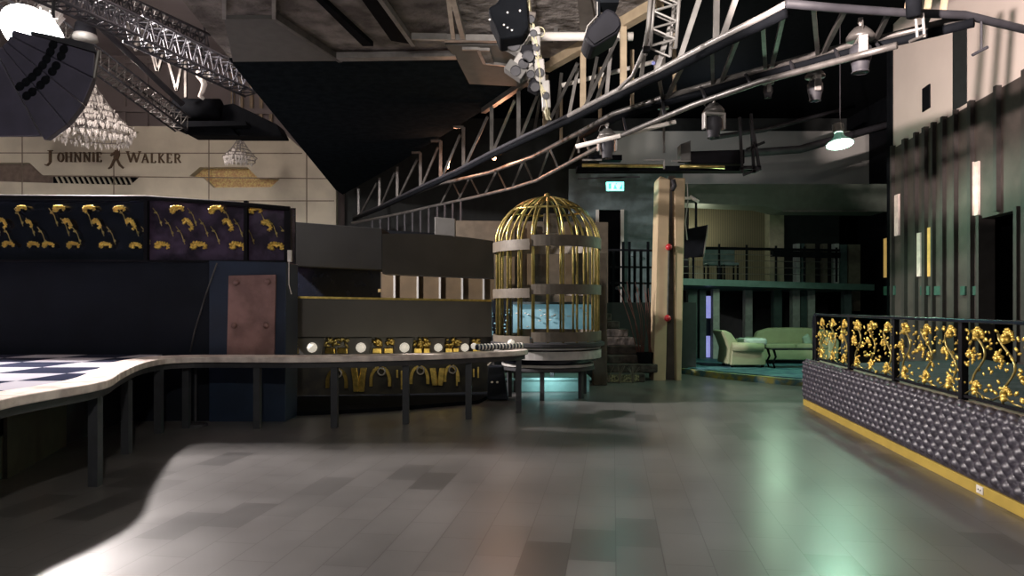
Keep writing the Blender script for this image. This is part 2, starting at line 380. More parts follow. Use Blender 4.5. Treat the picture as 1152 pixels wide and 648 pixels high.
# lettering
t = thing('wall_sign', P(128, 186, FY-.06), 'dark serif lettering with a striding figure emblem on the pale stone facade', 'sign')
GL = {
 'J': [(.5, .0, .5, .8, .17), (.5, .8, .25, 1.0, .13), (.25, 1.0, .05, .95, .1), (.3, 0, .72, 0, .06)],
 'H': [(.15, 0, .15, 1, .17), (.85, 0, .85, 1, .17), (.15, .5, .85, .5, .07), (0, 0, .3, 0, .06), (.7, 0, 1, 0, .06), (0, 1, .3, 1, .06), (.7, 1, 1, 1, .06)],
 'N': [(.15, 0, .15, 1, .08), (.85, 0, .85, 1, .08), (.15, 0, .85, 1, .19), (0, 0, .25, 0, .06), (.7, 0, 1, 0, .06), (0, 1, .3, 1, .06)],
 'I': [(.5, 0, .5, 1, .2), (.3, 0, .7, 0, .06), (.3, 1, .7, 1, .06)],
 'E': [(.2, 0, .2, 1, .17), (.05, 0, .85, 0, .08), (.2, .5, .7, .5, .07), (.05, 1, .9, 1, .08), (.85, 0, .85, .2, .06), (.9, .8, .9, 1, .06)],
 'W': [(.05, 0, .3, 1, .17), (.3, 1, .5, .1, .08), (.5, .1, .72, 1, .17), (.72, 1, .95, 0, .08), (-.05, 0, .2, 0, .06), (.85, 0, 1.05, 0, .06)],
 'A': [(.1, 1, .5, 0, .08), (.5, 0, .9, 1, .18), (.25, .65, .75, .65, .07), (0, 1, .25, 1, .06), (.75, 1, 1, 1, .06)],
 'L': [(.2, 0, .2, 1, .17), (.05, 0, .4, 0, .06), (.05, 1, .85, 1, .08), (.88, .78, .88, 1, .06)],
 'K': [(.2, 0, .2, 1, .17), (.25, .55, .8, 0, .08), (.35, .45, .9, 1, .17), (.05, 0, .4, 0, .06), (.05, 1, .4, 1, .06), (.7, 1, 1.05, 1, .06)],
 'R': [(.2, 0, .2, 1, .17), (.2, .03, .6, .03, .08), (.6, .03, .78, .15, .12), (.78, .15, .78, .35, .15), (.78, .35, .6, .5, .12), (.6, .5, .2, .5, .07), (.5, .5, .95, 1, .17), (.05, 1, .4, 1, .06)],
}
def glyph(ch, x0, y0, x1, y1):
    m = MB(); wpx = x1-x0; hpx = y1-y0; s = FY/F
    if ch == 'O':
        n = 20; o_ = []; i_ = []
        for k in range(n):
            a = 2*PI*k/n
            o_.append(P(x0+wpx*(.5+.5*math.cos(a)), y0+hpx*(.5+.52*math.sin(a)), FY-.06)); i_.append(P(x0+wpx*(.5+.32*math.cos(a)), y0+hpx*(.5+.42*math.sin(a)), FY-.06))
        for k in range(n): m.prism([o_[k], o_[(k+1) % n], i_[(k+1) % n], i_[k]], (0, .06, 0))
    else:
        for a, b, c, d, wd in GL[ch]: m.bar(P(x0+a*wpx, y0+b*hpx, FY-.03), P(x0+c*wpx, y0+d*hpx, FY-.03), wd*hpx*s*.85, .06, (0, 1, 0))
    m.build('letter', M['letter'], t)
xs = 63.5
glyph('J', 50, 169.5, 63, 186)
for ch, wd in (('O', 8.5), ('H', 9), ('N', 9.4), ('N', 9.4), ('I', 3.6), ('E', 7.2)):
    glyph(ch, xs+.6, 171.5, xs+wd-.6, 182); xs += wd+.9
glyph('W', 142.5, 170.5, 158, 182.5)
xs = 158.5
for ch, wd in (('A', 9.5), ('L', 7.4), ('K', 8.6), ('E', 7.6), ('R', 8.8)):
    glyph(ch, xs+.6, 173, xs+wd-.6, 183); xs += wd+.9
m = MB()
def q(x, y): return P(x, y, FY-.06)
for pts in ([(130.6, 163), (133.6, 162.2), (134, 165), (130.8, 165.6)], [(128.6, 165.8), (136.2, 164.6), (136.3, 165.4), (128.8, 166.6)], [(131, 166), (133.6, 165.6), (133.4, 168.6), (131.4, 169)],
            [(129, 169), (133.6, 168.2), (134.2, 174), (132, 180), (127, 179.5), (128.8, 174)], [(129.5, 169.5), (123.5, 174.2), (124.4, 175.6), (129.6, 172)],
            [(127, 179), (129.6, 179.6), (124.6, 188.6), (121.4, 190), (121.6, 188.4), (123.2, 187.6)], [(130.2, 179.6), (132.3, 179), (135, 184.5), (138.8, 188), (137.6, 189.6), (133.4, 186.4)]):
    m.prism([q(*p_) for p_ in pts], (0, .06, 0))
m.build('emblem', M['letter'], t)

# ================================================================ HALL BEYOND: walls, beams, trusses, lamps
for a, b, r in (((60, 70), (240, 70), .06), ((60, 122), (330, 126), .10)):
    pa = P(*a, 27.1); pb = P(*b, 27.1)
    struct(MB().bar(pa, pb, .15, r*2).build('trim_42', M['hallw']))
for x in (140, 165, 190, 262, 272, 283, 294, 305):
    struct(MB().bar(P(x, 66, 27.12), P(x, 150, 27.12), .12, .1, (0, 1, 0)).build('trim_43', M['hallw'] if x < 200 else M['tan_post']))

def box_truss(name, a, b, wd, ht, n, r, m, label, group=None, mweb=None, square=True):
    """four chords between a and b, zig-zag struts on each face"""
    a = V(a); b = V(b); root = thing(name, (a+b)/2, label, 'truss', group)
    d = (b-a).normalized(); x = d.cross(V((0, 0, 1)))
    if x.length < .05: x = V((1, 0, 0))
    x.normalize(); z = x.cross(d)
    cs = [(-1, -1), (1, -1), (1, 1), (-1, 1)] if square else [(-1, -1), (1, -1), (0, 1)]
    ofs = [x*(i*wd/2)+z*(j*ht/2) for i, j in cs]
    for o_ in ofs: MB().tube([a+o_, b+o_], r).build('chord', m, root, smooth=True)
    k = len(ofs)
    for f in range(k):
        o1 = ofs[f]; o2 = ofs[(f+1) % k]; mb = MB()
        for i in range(n):
            p = a+(b-a)*(i/n); q_ = a+(b-a)*((i+.5)/n); s_ = a+(b-a)*((i+1)/n)
            mb.tube([p+o1, q_+o2], r*.55, 6); mb.tube([q_+o2, s_+o1], r*.55, 6)
        mb.build('lattice', mweb or m, root)
    return root
box_truss('lattice_truss', P(40, -18, 10), P(150, 32, 11.5), .34, .30, 9, .026, M['dark_alu'], 'dark lattice truss at top left above the bright flood lamp, its near half', None)
box_truss('lattice_truss', P(150, 32, 11.6), P(285, 97, 14.5), .40, .38, 11, .026, M['dark_alu'], 'dark lattice truss running down to the edge of the dark ceiling soffit')
box_truss('lattice_truss', P(2, -10, 13), P(206, 140, 17), .36, .34, 22, .022, M['dark_alu'], 'pale lattice truss passing behind the flood lamp down toward the stone facade', None, M['alu'])
box_truss('lattice_truss', P(100, -12, 15), P(232, 48, 17), .34, .3, 12, .03, M['dark_alu'], 'thin dark lattice truss high up behind the other left trusses')
tag(MB().tube([P(100, 18, 16), P(206, 118, 17.5)], .075).build('diagonal_brace', M['dark_alu'], smooth=True), 'thick dark diagonal tube crossing in front of the grey hall wall', 'brace')
t = thing('roof_bracing', P(180, 80, 18.5), 'pale W-shaped roof bracing bars hanging under the dark lattice truss', 'bracing')
for a, b in (((137, -10), (152, 55)), ((152, 55), (160, 32)), ((143, 30), (153, 57)), ((168, 50), (177, 80)), ((172, 52), (178, 80)), ((178, 80), (184, 60)), ((187, 60), (199, 102)), ((199, 102), (206, 66)), ((209, 70), (209, 110))):
    MB().bar(P(*a, 18.5), P(*b, 18.5), .06, .08, (0, 1, 0)).build('brace_bar', M['alu'], t)
tag(MB().tube([P(0, 75, 7.6), P(16, 106, 7.6)], .022).build('support_strut', M['pale_metal'], smooth=True), 'short pale strut at the left frame edge beside the loudspeaker array', 'strut')

# flood lamp
LAP = P(36, 31, 12.0)
def hi_bay(loc, r, label, glow, refl, light_col, power, soft, stem, tilt=0):
    t_ = thing('high_bay_lamp', loc, label, 'lamp')
    z = loc.z; c = (loc.x, loc.y, 0)
    MB().lathe([(r*.28, z+r*.95), (r*.42, z+r*.6), (r*.85, z+r*.2), (r, z+.02), (r*.96, z+.01)], c, 28).build('reflector', refl, t_, smooth=True)
    MB().lathe([(0.001, z-r*.06), (r*.5, z-r*.04), (r*.93, z+.012)], c, 28).build('diffuser', glow, t_, smooth=True)
    mb = MB().lathe([(0.001, z+r*1.7), (r*.32, z+r*1.7), (r*.34, z+r*1.0), (.001, z+r*.95)], c, 16)
    for k in range(8):
        a = 2*PI*k/8; mb.box((loc.x+r*.36*math.cos(a), loc.y+r*.36*math.sin(a), z+r*1.35), (r*.12, r*.04, r*.6), a)
    mb.build('ballast_housing', M['pale_metal'], t_)
    MB().tube([(loc.x, loc.y, z+r*1.7), (loc.x, loc.y, z+stem)], .012, 6).build('hanger', M['dark_alu'], t_).rotation_euler = (tilt, 0, 0)
    t_.rotation_euler = (-tilt, 0, 0)
    lo = lamp('high_bay_light', (loc.x, loc.y, z-r*.35), power, light_col, soft, *(('SPOT', (0, 0, 0), math.radians(152), .5) if power < 2000 else ())); lo.location = lo.location-V(loc); lo.parent = t_
    return t_
hi_bay(V((LAP.x, LAP.y, LAP.z-.1)), .50, 'bright white flood lamp glaring above the loudspeaker array at top left', M['lampw'], M['lampw'], (1, .90, .87), LA, .22, 3.9, math.radians(42))  # oversized dome, glowing all over, stands in for the lamp's glare
gp = P(945, 163, 14.4)
hi_bay(gp, .27, 'glowing greenish-white dome lamp hanging at upper right near the white wall', M['lampg'], M['reflector'], (.55, 1, .70), LG, .16, 2.6, math.radians(14))
t = thing('lamp_can', P(96, 36, 13.4), 'small dark lamp can with pale rim hanging beside the flood lamp', 'lamp')
MB().lathe([(.001, .32), (.10, .32), (.17, .22), (.20, .02), (.19, 0)], P(96, 41, 13.4), 18).build('body', M['rubber'], t, smooth=True)
MB().lathe([(.20, .03), (.215, -.06), (.001, -.05)], P(96, 41, 13.4), 18).build('rim', M['pale_metal'], t, smooth=True)
MB().tube([P(96, 23, 13.4), P(96, 10, 13.4)], .012).build('hanger', M['dark_alu'], t)

# line array of loudspeakers, seen from below behind
t = thing('loudspeaker_array', P(50, 100, 6.2), 'large curved loudspeaker array hanging at the left, in front of the chandelier', 'loudspeaker')
cx, cy = -24, 22; Y0 = 6.2
def pol(ang, rad, Y=Y0): return P(cx+rad*math.cos(math.radians(ang)), cy+rad*math.sin(math.radians(ang)), Y)
rads = [136, 145, 151, 154, 155]; angs = [16, 27, 39, 50, 61.5]
for i in range(4):
    a0, a1 = angs[i]+.1, angs[i+1]-.1; r0, r1 = rads[i], rads[i+1]
    cab = MB().prism([pol(a0, r0), pol(a1, r1), pol(a1, 40), pol(a0, 40)], (-.24, .45, .10)).build('cabinet', M['grille'], t, bevel=.01)
    am = (a0+a1)/2; m = MB()
    for dr, da in ((0, -2.6), (0, 2.6), (13, -2.2), (13, 2.2)):
        c = pol(am+da, 88+dr, Y0-.004); m.lathe([(.001, -.012), (.028, -.010), (.040, .004), (.046, .006)], c, 14, ax=Matrix.Rotation(-PI/2, 3, 'X'))
    m.build('vent_hole', M['black'], cab, smooth=True)
MB().prism([pol(62, 148), pol(84, 132), pol(97, 118), pol(97, 40), pol(62, 40)], (-.24, .45, .10)).build('cabinet', M['grille'], t, bevel=.01)
MB().prism([pol(15.6, 138), pol(15.6, 60), pol(12, 60), pol(12, 131)], (-.2, .4, .08)).build('rigging_frame', M['dark_alu'], t)
MB().tube([P(111, 57, 6.15), P(106, 88, 6.15)], .014).build('side_rail', M['alu'], t)
MB().tube([P(60, 20, 6.6), P(60, -60, 6.6)], .014).build('chain', M['dark_alu'], t)

# long dark projector/loudspeaker cases under the truss by the facade
t = thing('lighting_case', P(245, 148, 19), 'black rounded equipment case resting just above the stone facade', 'case')
MB().tube([P(198, 124, 19), P(248, 124, 19)], .30, 16).build('drum', M['black'], t, smooth=True)
MB().prism([P(250, 118, 19), P(262, 116, 19), P(312, 140, 19), P(318, 153, 19), P(262, 153, 19), P(248, 140, 19)], (0, .6, 0)).build('side_case', M['black'], t, bevel=.03)
MB().tube([P(262, 120, 19.2), V((P(262, 120, 19.2).x, 19.2, 11.2))], .02).build('hanger', M['dark_alu'], t)
MB().prism([P(194, 136, 18.7), P(276, 136, 18.7), P(278, 141, 18.7), P(194, 143, 18.7)], (0, .8, 0)).build('shelf', M['black'], t)
MB().prism([P(205, 143, 18.9), P(260, 143, 18.9), P(268, 152, 18.9), P(212, 152, 18.9)], (0, .6, 0)).build('lower_case', M['black'], t, bevel=.03)
t = thing('scanner_light', P(228, 95, 18), 'pale scanner light with bent neck hanging in the dark gap beside the soffit edge', 'stage light')
MB().ball(P(226, 84, 18), .13, (1, 1, 1.1)).build('head', M['white'], t, smooth=True)
MB().tube([P(226, 86, 18), P(230, 95, 18), P(228, 102, 18), P(225, 108, 18), P(229, 111, 18)], .08, 10, .045).build('neck', M['white'], t, smooth=True)
MB().tube([P(234, 83, 18), P(239, 88, 18), P(236, 92, 18)], .075, 10).build('lamp_barrel', M['white'], t, smooth=True)
MB().tube([P(230, 80, 18), V((P(230, 80, 18).x, 18, 11.2))], .03).build('hanger', M['dark_alu'], t)

# crystal chandelier
def chandelier(c, R, H, label, count, stuffn):
    t_ = thing('crystal_chandelier', c, label, 'chandelier')
    MB().tube([c+V((0, 0, H)), V((c.x, c.y, 11.2))], .015, 6).build('chain', M['pale_metal'], t_)
    fr = MB()
    tiers = [(.12, 1.0), (.25, .82), (.42, .64), (.62, .47), (.82, .31), (1.0, .17), (.9, .0)]
    for rr, hh in tiers: fr.lathe([(R*rr, c.z+H*hh), (R*rr+.012, c.z+H*hh+.012), (R*rr, c.z+H*hh+.024), (R*rr-.012, c.z+H*hh+.012), (R*rr, c.z+H*hh)], (c.x, c.y, 0), 24)
    fr.tube([c, c+V((0, 0, H))], .025)
    for k in range(8):
        a = 2*PI*k/8; fr.tube([c+V((R*.12*math.cos(a), R*.12*math.sin(a), H)), c+V((R*.62*math.cos(a), R*.62*math.sin(a), H*.47)), c+V((R*math.cos(a), R*math.sin(a), H*.17)), c+V((R*.9*math.cos(a), R*.9*math.sin(a), 0))], .01, 5)
    fr.build('frame', M['pale_metal'], t_)
    def drop(mb, a, rr, hh, s):
        q_ = c+V((R*rr*math.cos(a), R*rr*math.sin(a), H*hh))
        mb.tube([q_, q_-V((0, 0, s*.3))], .006+s*.08, 4, s*.26); mb.tube([q_-V((0, 0, s*.3)), q_-V((0, 0, s))], s*.26, 4, .006)
    spots = []
    for rr, hh in tiers:
        n = max(6, int(110*rr))
        for k in range(n): spots.append((2*PI*k/n+random.uniform(-.1, .1), rr+random.uniform(-.06, .03), hh-random.uniform(-.02, .05), random.uniform(.09, .19)))
    spots.sort(key=lambda s_: math.sin(s_[0])*s_[1])
    for s_ in spots[:count]:
        mb = MB(); drop(mb, *s_); mb.build('crystal', M['crystal'], t_)
    mb = MB()
    for s_ in spots[count:count+stuffn]: drop(mb, *s_)
    for k in range(stuffn):
        rr, hh = random.choice(tiers); drop(mb, random.uniform(0, 2*PI), rr*random.uniform(.6, 1), hh+random.uniform(-.08, .08), random.uniform(.06, .12))
    mb.build('crystal', M['crystal'], t_)['kind'] = 'stuff'
    return t_
c = P(103, 153, 20.5); chandelier(c, 1.10, 1.38, 'large tiered crystal chandelier hanging in front of the sign lettering', 96, 420)
c = P(270, 182, 22.0); chandelier(c, .50, .70, 'small crystal chandelier in front of the facade above the glitter panel', 40, 40)

# ================================================================ SOFFIT FITTINGS
tag(MB().prism([S(252, 17), S(308, 17), S(345, 37), S(382, 65), S(262, 66)], (0, 0, -.05)).build('ceiling_panel', M['grey_panel']), 'plain grey panel fixed under the rough ceiling at upper left', 'panel')
tag(MB().prism([S(501, 43), S(596, 43), S(606, 88), S(600, 92), S(528, 88), S(514, 60)], (0, 0, -.10)).build('ceiling_panel', M['grey_panel']), 'grey duct panel with pale edge beside the hanging cluster of lamps', 'panel')
t = thing('ceiling_hatch', S(548, 64), 'small pale-framed hatch in the grey duct panel', 'hatch')
MB().prism([S(540, 56, 5.46), S(551, 56, 5.46), S(556, 70, 5.46), S(545, 71, 5.46)], (0, 0, -.02)).build('hatch_panel', M['rough_ceiling'], t)
mb = MB()
for a, b in (((520, 55), (538, 55)), ((538, 55), (545, 71)), ((545, 71), (557, 72)), ((540, 56), (551, 56)), ((557, 72), (574, 74))): mb.bar(S(*a, 5.45), S(*b, 5.45), .05, .04)
mb.build('hatch_frame', M['pale_metal'], t)
for a, b, wd, m, lb in (((252, -20), (252, 18), .05, 'pale_metal', 'thin pale strip at the left side of the grey ceiling panel'),
                     ((308, -20), (308, 18), .05, 'pale_metal', 'thin pale strip meeting the right corner of the grey ceiling panel'),
                     ((308, 18), (383, 67), .07, 'alu', 'diagonal pale edging along the right of the grey ceiling panel'),
                     ((380, 64), (513, 62), .16, 'pale_metal', 'long pale horizontal bar where the rough ceiling turns dark'),
                     ((423, -10), (465, 49), .06, 'pale_metal', 'diagonal pale edging of the black beam in the rough ceiling'),
                     ((463, 41), (503, 42), .06, 'pale_metal', 'short pale bar between the diagonal edging and the duct panel'),
                     ((504, -10), (510, 41), .06, 'pale_metal', 'thin pale bar running up from the duct panel, left of two'),
                     ((508, -10), (521, 41), .07, 'pale_metal', 'thin pale bar running up from the duct panel, right of two'),
                     ((500, 43), (592, 44), .09, 'pale_metal', 'pale rim along the top edge of the grey duct panel')):
    tag(MB().bar(S(*a, 5.50), S(*b, 5.50), wd, .09).build('ceiling_batten', M[m]), lb, 'ceiling bar')
tag(MB().prism([S(400, -10, 5.5), S(423, -10, 5.5), S(464, 50, 5.5), S(440, 46, 5.5)], (0, 0, .10)).build('ceiling_beam', M['black']), 'black diagonal beam under the rough ceiling left of centre', 'beam')
tag(MB().prism([S(345, -10, 5.5), S(352, -10, 5.5), S(420, 52, 5.5), S(408, 52, 5.5)], (0, 0, .10)).build('ceiling_beam', M['black']), 'narrow black diagonal beam between the grey panel and the wider black beam', 'beam')
t = thing('horizontal_pipe', S(665, 41), 'pale horizontal pipe running across the rough ceiling behind the black loudspeaker', 'pipe')
MB().tube([S(606, 41, 5.38), S(712, 41, 5.38)], .060, 12).build('pipe', M['white'], t, smooth=True)
MB().box(S(625, 40, 5.47), (.06, .14, .18)).build('pipe_clamp', M['alu'], t)
tag(MB().prism([S(649, -8, 5.45), S(663, -8, 5.45), S(672, 38, 5.45), S(653, 40, 5.45)], (0, 0, .12)).build('ceiling_beam', M['recess']), 'dark brown beam under the rough ceiling just left of the black loudspeaker', 'beam')

# ================================================================ THE BIG ARCHED TRUSS
def line(pts, rel): return [UP(x, y, rel) for x, y in pts]
C1 = line([(398, 244), (427, 232), (473, 210), (515, 191), (553, 171), (592, 152), (640, 130), (690, 104), (740, 80), (800, 48), (860, 18), (884, 5)], 3.0)
C2 = line([(408, 243.5), (440, 228), (491, 208), (551, 194), (600, 176), (650, 150), (690, 128), (740, 112), (815, 90), (880, 72), (948, 53), (1009, 39), (1083, 20)], 3.0)
C3 = line([(396, 251), (447, 241), (491, 231), (533, 222), (575, 212), (604, 203), (650, 178), (700, 152), (780, 118), (855, 92), (960, 64), (1009, 51)], 2.6)
C0 = line([(884, 4), (940, 9), (1010, 14), (1085, 17), (1152, 33), (1230, 52)], 3.0)
root = thing('arched_truss', UP(740, 110, 3.0), 'long grey arched lighting truss sweeping across the hall beneath the dark soffit', 'truss')
MB().tube(C1[:7], .034, 10).build('chord', M['dark_alu'], root, smooth=True)  # same chord painted dark here, pale on its lit right half
MB().tube(C1[6:], .036, 10).build('chord', M['pale_metal'], root, smooth=True)
lw = [p-V((0, 0, .085)) for p in C1]; MB().tube(lw, .05, 8).build('cable_tray', M['black'], root, smooth=True)
MB().tube(C2, .042, 10).build('chord', M['alu'], root, smooth=True)
MB().tube([p+V((.05, -.1, -.09)) for p in C2[5:]], .05, 8).build('cable_tray', M['black'], root, smooth=True)
MB().tube(C3, .036, 10).build('chord', M['alu'], root, smooth=True)
MB().tube(C0, .042, 10).build('chord', M['dark_alu'], root, smooth=True)
def on(ch, px):
    for a, b in zip(ch, ch[1:]):
        xa = 576+F*a.x/a.y; xb = 576+F*b.x/b.y
        if xa <= px <= xb:
            t_ = (px-xa)/(xb-xa)
            return a+(b-a)*t_
    return ch[0] if px < 576+F*ch[0].x/ch[0].y else ch[-1]
def strut(a, b, m='alu', wd=.05): MB().bar(a, b, wd, wd*.8, (0, 1, 0)).build('strut', M[m], root)
# posts up to the soffit edge
posts = [404, 427, 449, 473, 497, 522, 553, 584, 615, 657, 702]
tops = []
for x in posts:
    b = on(C1, x); tp = V((b.x, b.y, ZS-.12)); tops.append(tp)
    m = 'tan_post' if x > 600 else 'alu'
    strut(b, tp, m, .085 if x > 600 else .07)
    if x in (497, 522, 473): MB().bar(tp, tp-V((.22, 0, 0)), .05, .05).build('bracket', M['alu'], root)
for i in range(len(posts)-1):
    b = on(C1, posts[i]+2); strut(b, b+(tops[i+1]-b)*.86, 'alu', .05)
for x0, lean, m in ((640, .55, 'pale_metal'), (662, .60, 'alu'), (683, .30, 'pale_metal'), (672, .95, 'alu'), (722, .50, 'pale_metal'), (602, .45, 'alu'), (627, .30, 'alu')):
    b = on(C1, x0); strut(b, b+V((.30*lean, .45*lean, .82)), m, .05)
for x in (633, 676, 712, 760):
    b = on(C2, x); strut(b, V((b.x, b.y, ZS-.1)), 'tan_post', .05)
# tan edge beam of the soffit
for a, b in ((553, 615), (615, 657), (657, 760)):
    pass
tag(MB().bar(S(544, 124, 5.50), S(598, 87, 5.50), .10, .12).build('edge_beam', M['alu']), 'short grey angled beam at the soffit edge left of the lamp cluster', 'beam')
tag(MB().bar(S(614, 76, 5.50), S(742, 3, 5.50), .14, .14).build('edge_beam', M['tan_post']), 'tan beam edging the rough ceiling right of the lamp cluster', 'beam')
# struts between chords, right half
for a, b, m in (((858, 20), (862, 78), 'alu'), ((898, 4), (869, 75), 'alu'), ((801, 48), (803, 93), 'alu'), ((836, 32), (812, 90), 'alu'), ((740, 82), (746, 110), 'alu'), ((775, 62), (752, 108), 'alu')):
    strut(on(C1, a[0]), on(C2, b[0]), m, .055)
for x0, x1 in ((915, 921), (951, 927), (1000, 986), (1045, 1040)):
    strut(on(C0, x0), on(C2, x1), 'alu', .055)
for x, dx in ((806, 0), (790, -24), (833, -19), (760, -22)):        # uprights rising out of frame
    b = on(C1, x+dx); strut(b, V((b.x+(.02 if dx == 0 else .42), b.y-(0 if dx == 0 else .5), ZS+.5)), 'pale_metal', .06)
for x in (510, 530, 560, 590, 620, 655):
    strut(on(C2, x), on(C3, x-14), 'alu', .04); strut(on(C2, x), on(C3, x+10), 'alu', .035)
for x in (700, 745, 790, 840, 890, 940, 985):
    strut(on(C2, x), on(C3, x+6), 'dark_alu', .035)
for x in (1020, 1042, 1060):
    b = on(C0, x); strut(b, b+V((.25, .2, .9)), 'tan_post', .05)
# criss-cross bars left, below the lower chord
for i in range(12):
    x = 420+i*9; b = on(C3, x) if x > 395 else C3[0]; strut(b, b-V((0, 0, .75)), 'dark_alu', .045)

# vertical lattice truss
box_truss('lattice_truss', P(750, -40, 8.6), P(743, 58, 8.6), .30, .30, 5, .022, M['pale_metal'], 'short pale lattice truss hanging vertically beside the black loudspeaker')
t = thing('guide_rail', P(730, 40, 8.3), 'bent pale tube beside the vertical lattice truss sweeping down to the arched truss', 'rail')
MB().tube([P(733, -20, 8.3), P(729, 30, 8.35), P(725, 55, 8.4), P(712, 85, 8.6), P(696, 100, 9.0)], .025, 10).build('tube', M['pale_metal'], t, smooth=True)
MB().box(P(727, 56, 8.38), (.08, .08, .06)).build('bracket', M['rubber'], t)
tag(MB().tube([P(632, 96, 11.5), P(742, 68, 11.5)], .035, 10).build('cross_tube', M['white'], smooth=True), 'pale cross tube between the tan posts behind the arched truss', 'tube')
tag(MB().tube([P(648, 165, 10.8), P(760, 137, 10.8)], .035, 10).build('cross_tube', M['white'], smooth=True), 'pale inclined tube just above the moving head lamp over the exit sign', 'tube')
t = thing('junction_box', P(742, 71, 9.6), 'small white junction box with a blue light beside the vertical lattice truss', 'box')
MB().box(P(742, 70, 9.6), (.14, .1, .16)).build('box', M['white'], t, bevel=.01)
MB().ball(P(735, 71, 9.53), .025).build('light_dot', M['screen'], t)

# black loudspeaker on a yoke, near
t = thing('hanging_loudspeaker', P(680, 26, 6.2), 'black pointed loudspeaker hanging on a bracket at top centre', 'loudspeaker')
MB().prism([P(x, y, 6.0) for x, y in ((683, 8), (692, 12), (698, 20), (700, 28), (695, 37), (680, 46), (668, 53), (662, 50), (657, 41), (662, 30), (673, 18))], (0, .34, 0)).build('cabinet', M['rubber'], t, bevel=.03)
MB().prism([P(x, y, 5.97) for x, y in ((688, 14), (696, 21), (697, 28), (692, 35), (669, 49), (661, 41), (674, 21))], (0, .03, 0)).build('grille', M['rubber'], t)
MB().tube([P(673, 18, 6.05), P(673, -6, 6.05)], .02).build('bracket', M['black'], t)
MB().box(P(684, -2, 6.1), (.16, .2, .16)).build('mount', M['black'], t)
MB().tube([P(657, 42, 5.99), P(661, 29, 5.99), P(672, 17, 5.99), P(672, 2, 5.99)], .004, 5).build('cable', M['pale_metal'], t)

# cluster of lamps
t = thing('lamp_cluster', P(605, 60, 7.8), 'hanging cluster of grey lamp heads and tangled pale cables right of the duct panel', 'stage lights')
MB().tube([P(592, -20, 7.8), P(596, 15, 7.8), P(604, 45, 7.8), P(611, 85, 7.8), P(617, 130, 7.8)], .022, 8).build('pole', M['cable'], t, smooth=True)
mb = MB()
for k in range(7):
    pts = []
    for j in range(15):
        y = -12+j*10.5; pts.append(P(591+j*1.85+random.uniform(-3, 3), y, 7.72+random.uniform(-.08, .08)))
    mb.tube(pts, .008, 5)
mb.lathe([(.055, -.006), (.061, 0), (.055, .006), (.049, 0), (.055, -.006)], P(607, 36, 7.7), 16, ax=Matrix.Rotation(PI/2, 3, 'X'))
mb.build('cable_bundle', M['cable'], t, smooth=True)
for px, py, w_, h_, a, m in ((578, 50, .22, .17, -.5, 'grey_panel'), (587, 40, .17, .12, -.5, 'pale_metal'), (594, 64, .15, .22, .1, 'rubber'), (603, 54, .09, .22, .0, 'pale_metal'), (589, 72, .20, .13, -.6, 'pale_metal'), (580, 80, .22, .13, -.6, 'grey_panel'), (597, 84, .10, .14, .3, 'alu'), (607, 82, .11, .26, .08, 'pale_metal'), (600, 38, .15, .09, .2, 'pale_metal'), (614, 108, .09, .30, .05, 'pale_metal'), (597, 22, .10, .12, -.2, 'recess'), (602, 98, .13, .12, -.5, 'rubber')):
    hd = MB().box(P(px, py, 7.75), (w_, .16, h_), rot=Matrix.Rotation(-a, 4, 'Y')).build('lamp_head', M[m], t, bevel=.012)
    MB().lathe([(.001, 0), (min(w_, h_)*.4, 0), (min(w_, h_)*.45, .02)], P(px, py, 7.65), 12, ax=Matrix.Rotation(PI/2, 3, 'X')).build('lens', M['lens'], hd)
t = thing('effect_light', P(573, 20, 7.4), 'black faceted effect light with tiny sparkles at the top edge left of the lamp cluster', 'stage light')
MB().prism([P(x, y, 7.4) for x, y in ((549, 8), (560, 2), (565, -12), (592, -12), (595, 30), (588, 40), (562, 44), (557, 30), (551, 18))], (0, .4, 0)).build('body', M['black'], t, bevel=.03)
for x, y in ((571, 14), (551, 22), (567, 28), (571, 31), (576, 34), (585, 12)): MB().ball(P(x, y, 7.39), .012, sub=1).build('light_dot', M['white'], t)  # white dots put in as sparkles on the mirrored body

# moving heads: one model, copied
def moving_head(local_label):
    r_ = thing('moving_head_lamp', (0, 0, 0), local_label, 'stage light', None)
    cl = MB().lathe([(.030, -.02), (.030, .02)], (0, 0, -.03), 14, .4, 2*PI-.4, Matrix.Rotation(PI/2, 3, 'X')); cl.tube([(0, 0, -.06), (0, 0, -.12)], .014)
    cl.box((0, 0, -.04), (.04, .04, .035)); cl.build('clamp', M['pale_metal'], r_, local=True)
    MB().tube([(0, 0, -.02), (-.10, 0, -.05), (-.13, 0, -.13), (-.09, 0, -.17)], .006, 6).build('safety_cable', M['alu'], r_, local=True)
    MB().lathe([(.001, -.10), (.06, -.10), (.10, -.14), (.135, -.19), (.135, -.22), (.001, -.22)], (0, 0, 0), 16).build('base', M['alu'], r_, local=True, smooth=True)
    y_ = MB().box((0, 0, -.235), (.30, .09, .035)); y_.box((-.135, 0, -.34), (.03, .09, .20)); y_.box((.135, 0, -.34), (.03, .09, .20)); y_.build('yoke', M['pale_metal'], r_, bevel=.01, local=True)
    h = MB().lathe([(.001, -.27), (.07, -.27), (.105, -.31), (.105, -.40), (.085, -.47), (.075, -.53), (.085, -.55), (.08, -.552)], (0, 0, 0), 20).build('head', M['dark_alu'], r_, local=True, smooth=True)
    MB().lathe([(.001, -.535), (.075, -.548)], (0, 0, 0), 20).build('lens', M['lens'], h, local=True, smooth=True)
    return r_
proto = moving_head('moving head lamp hanging on the inclined tube over the exit sign')
proto.location = P(683, 138, 10.9); proto.rotation_euler = (0, 0, .1); proto['group'] = 'moving head lamps'
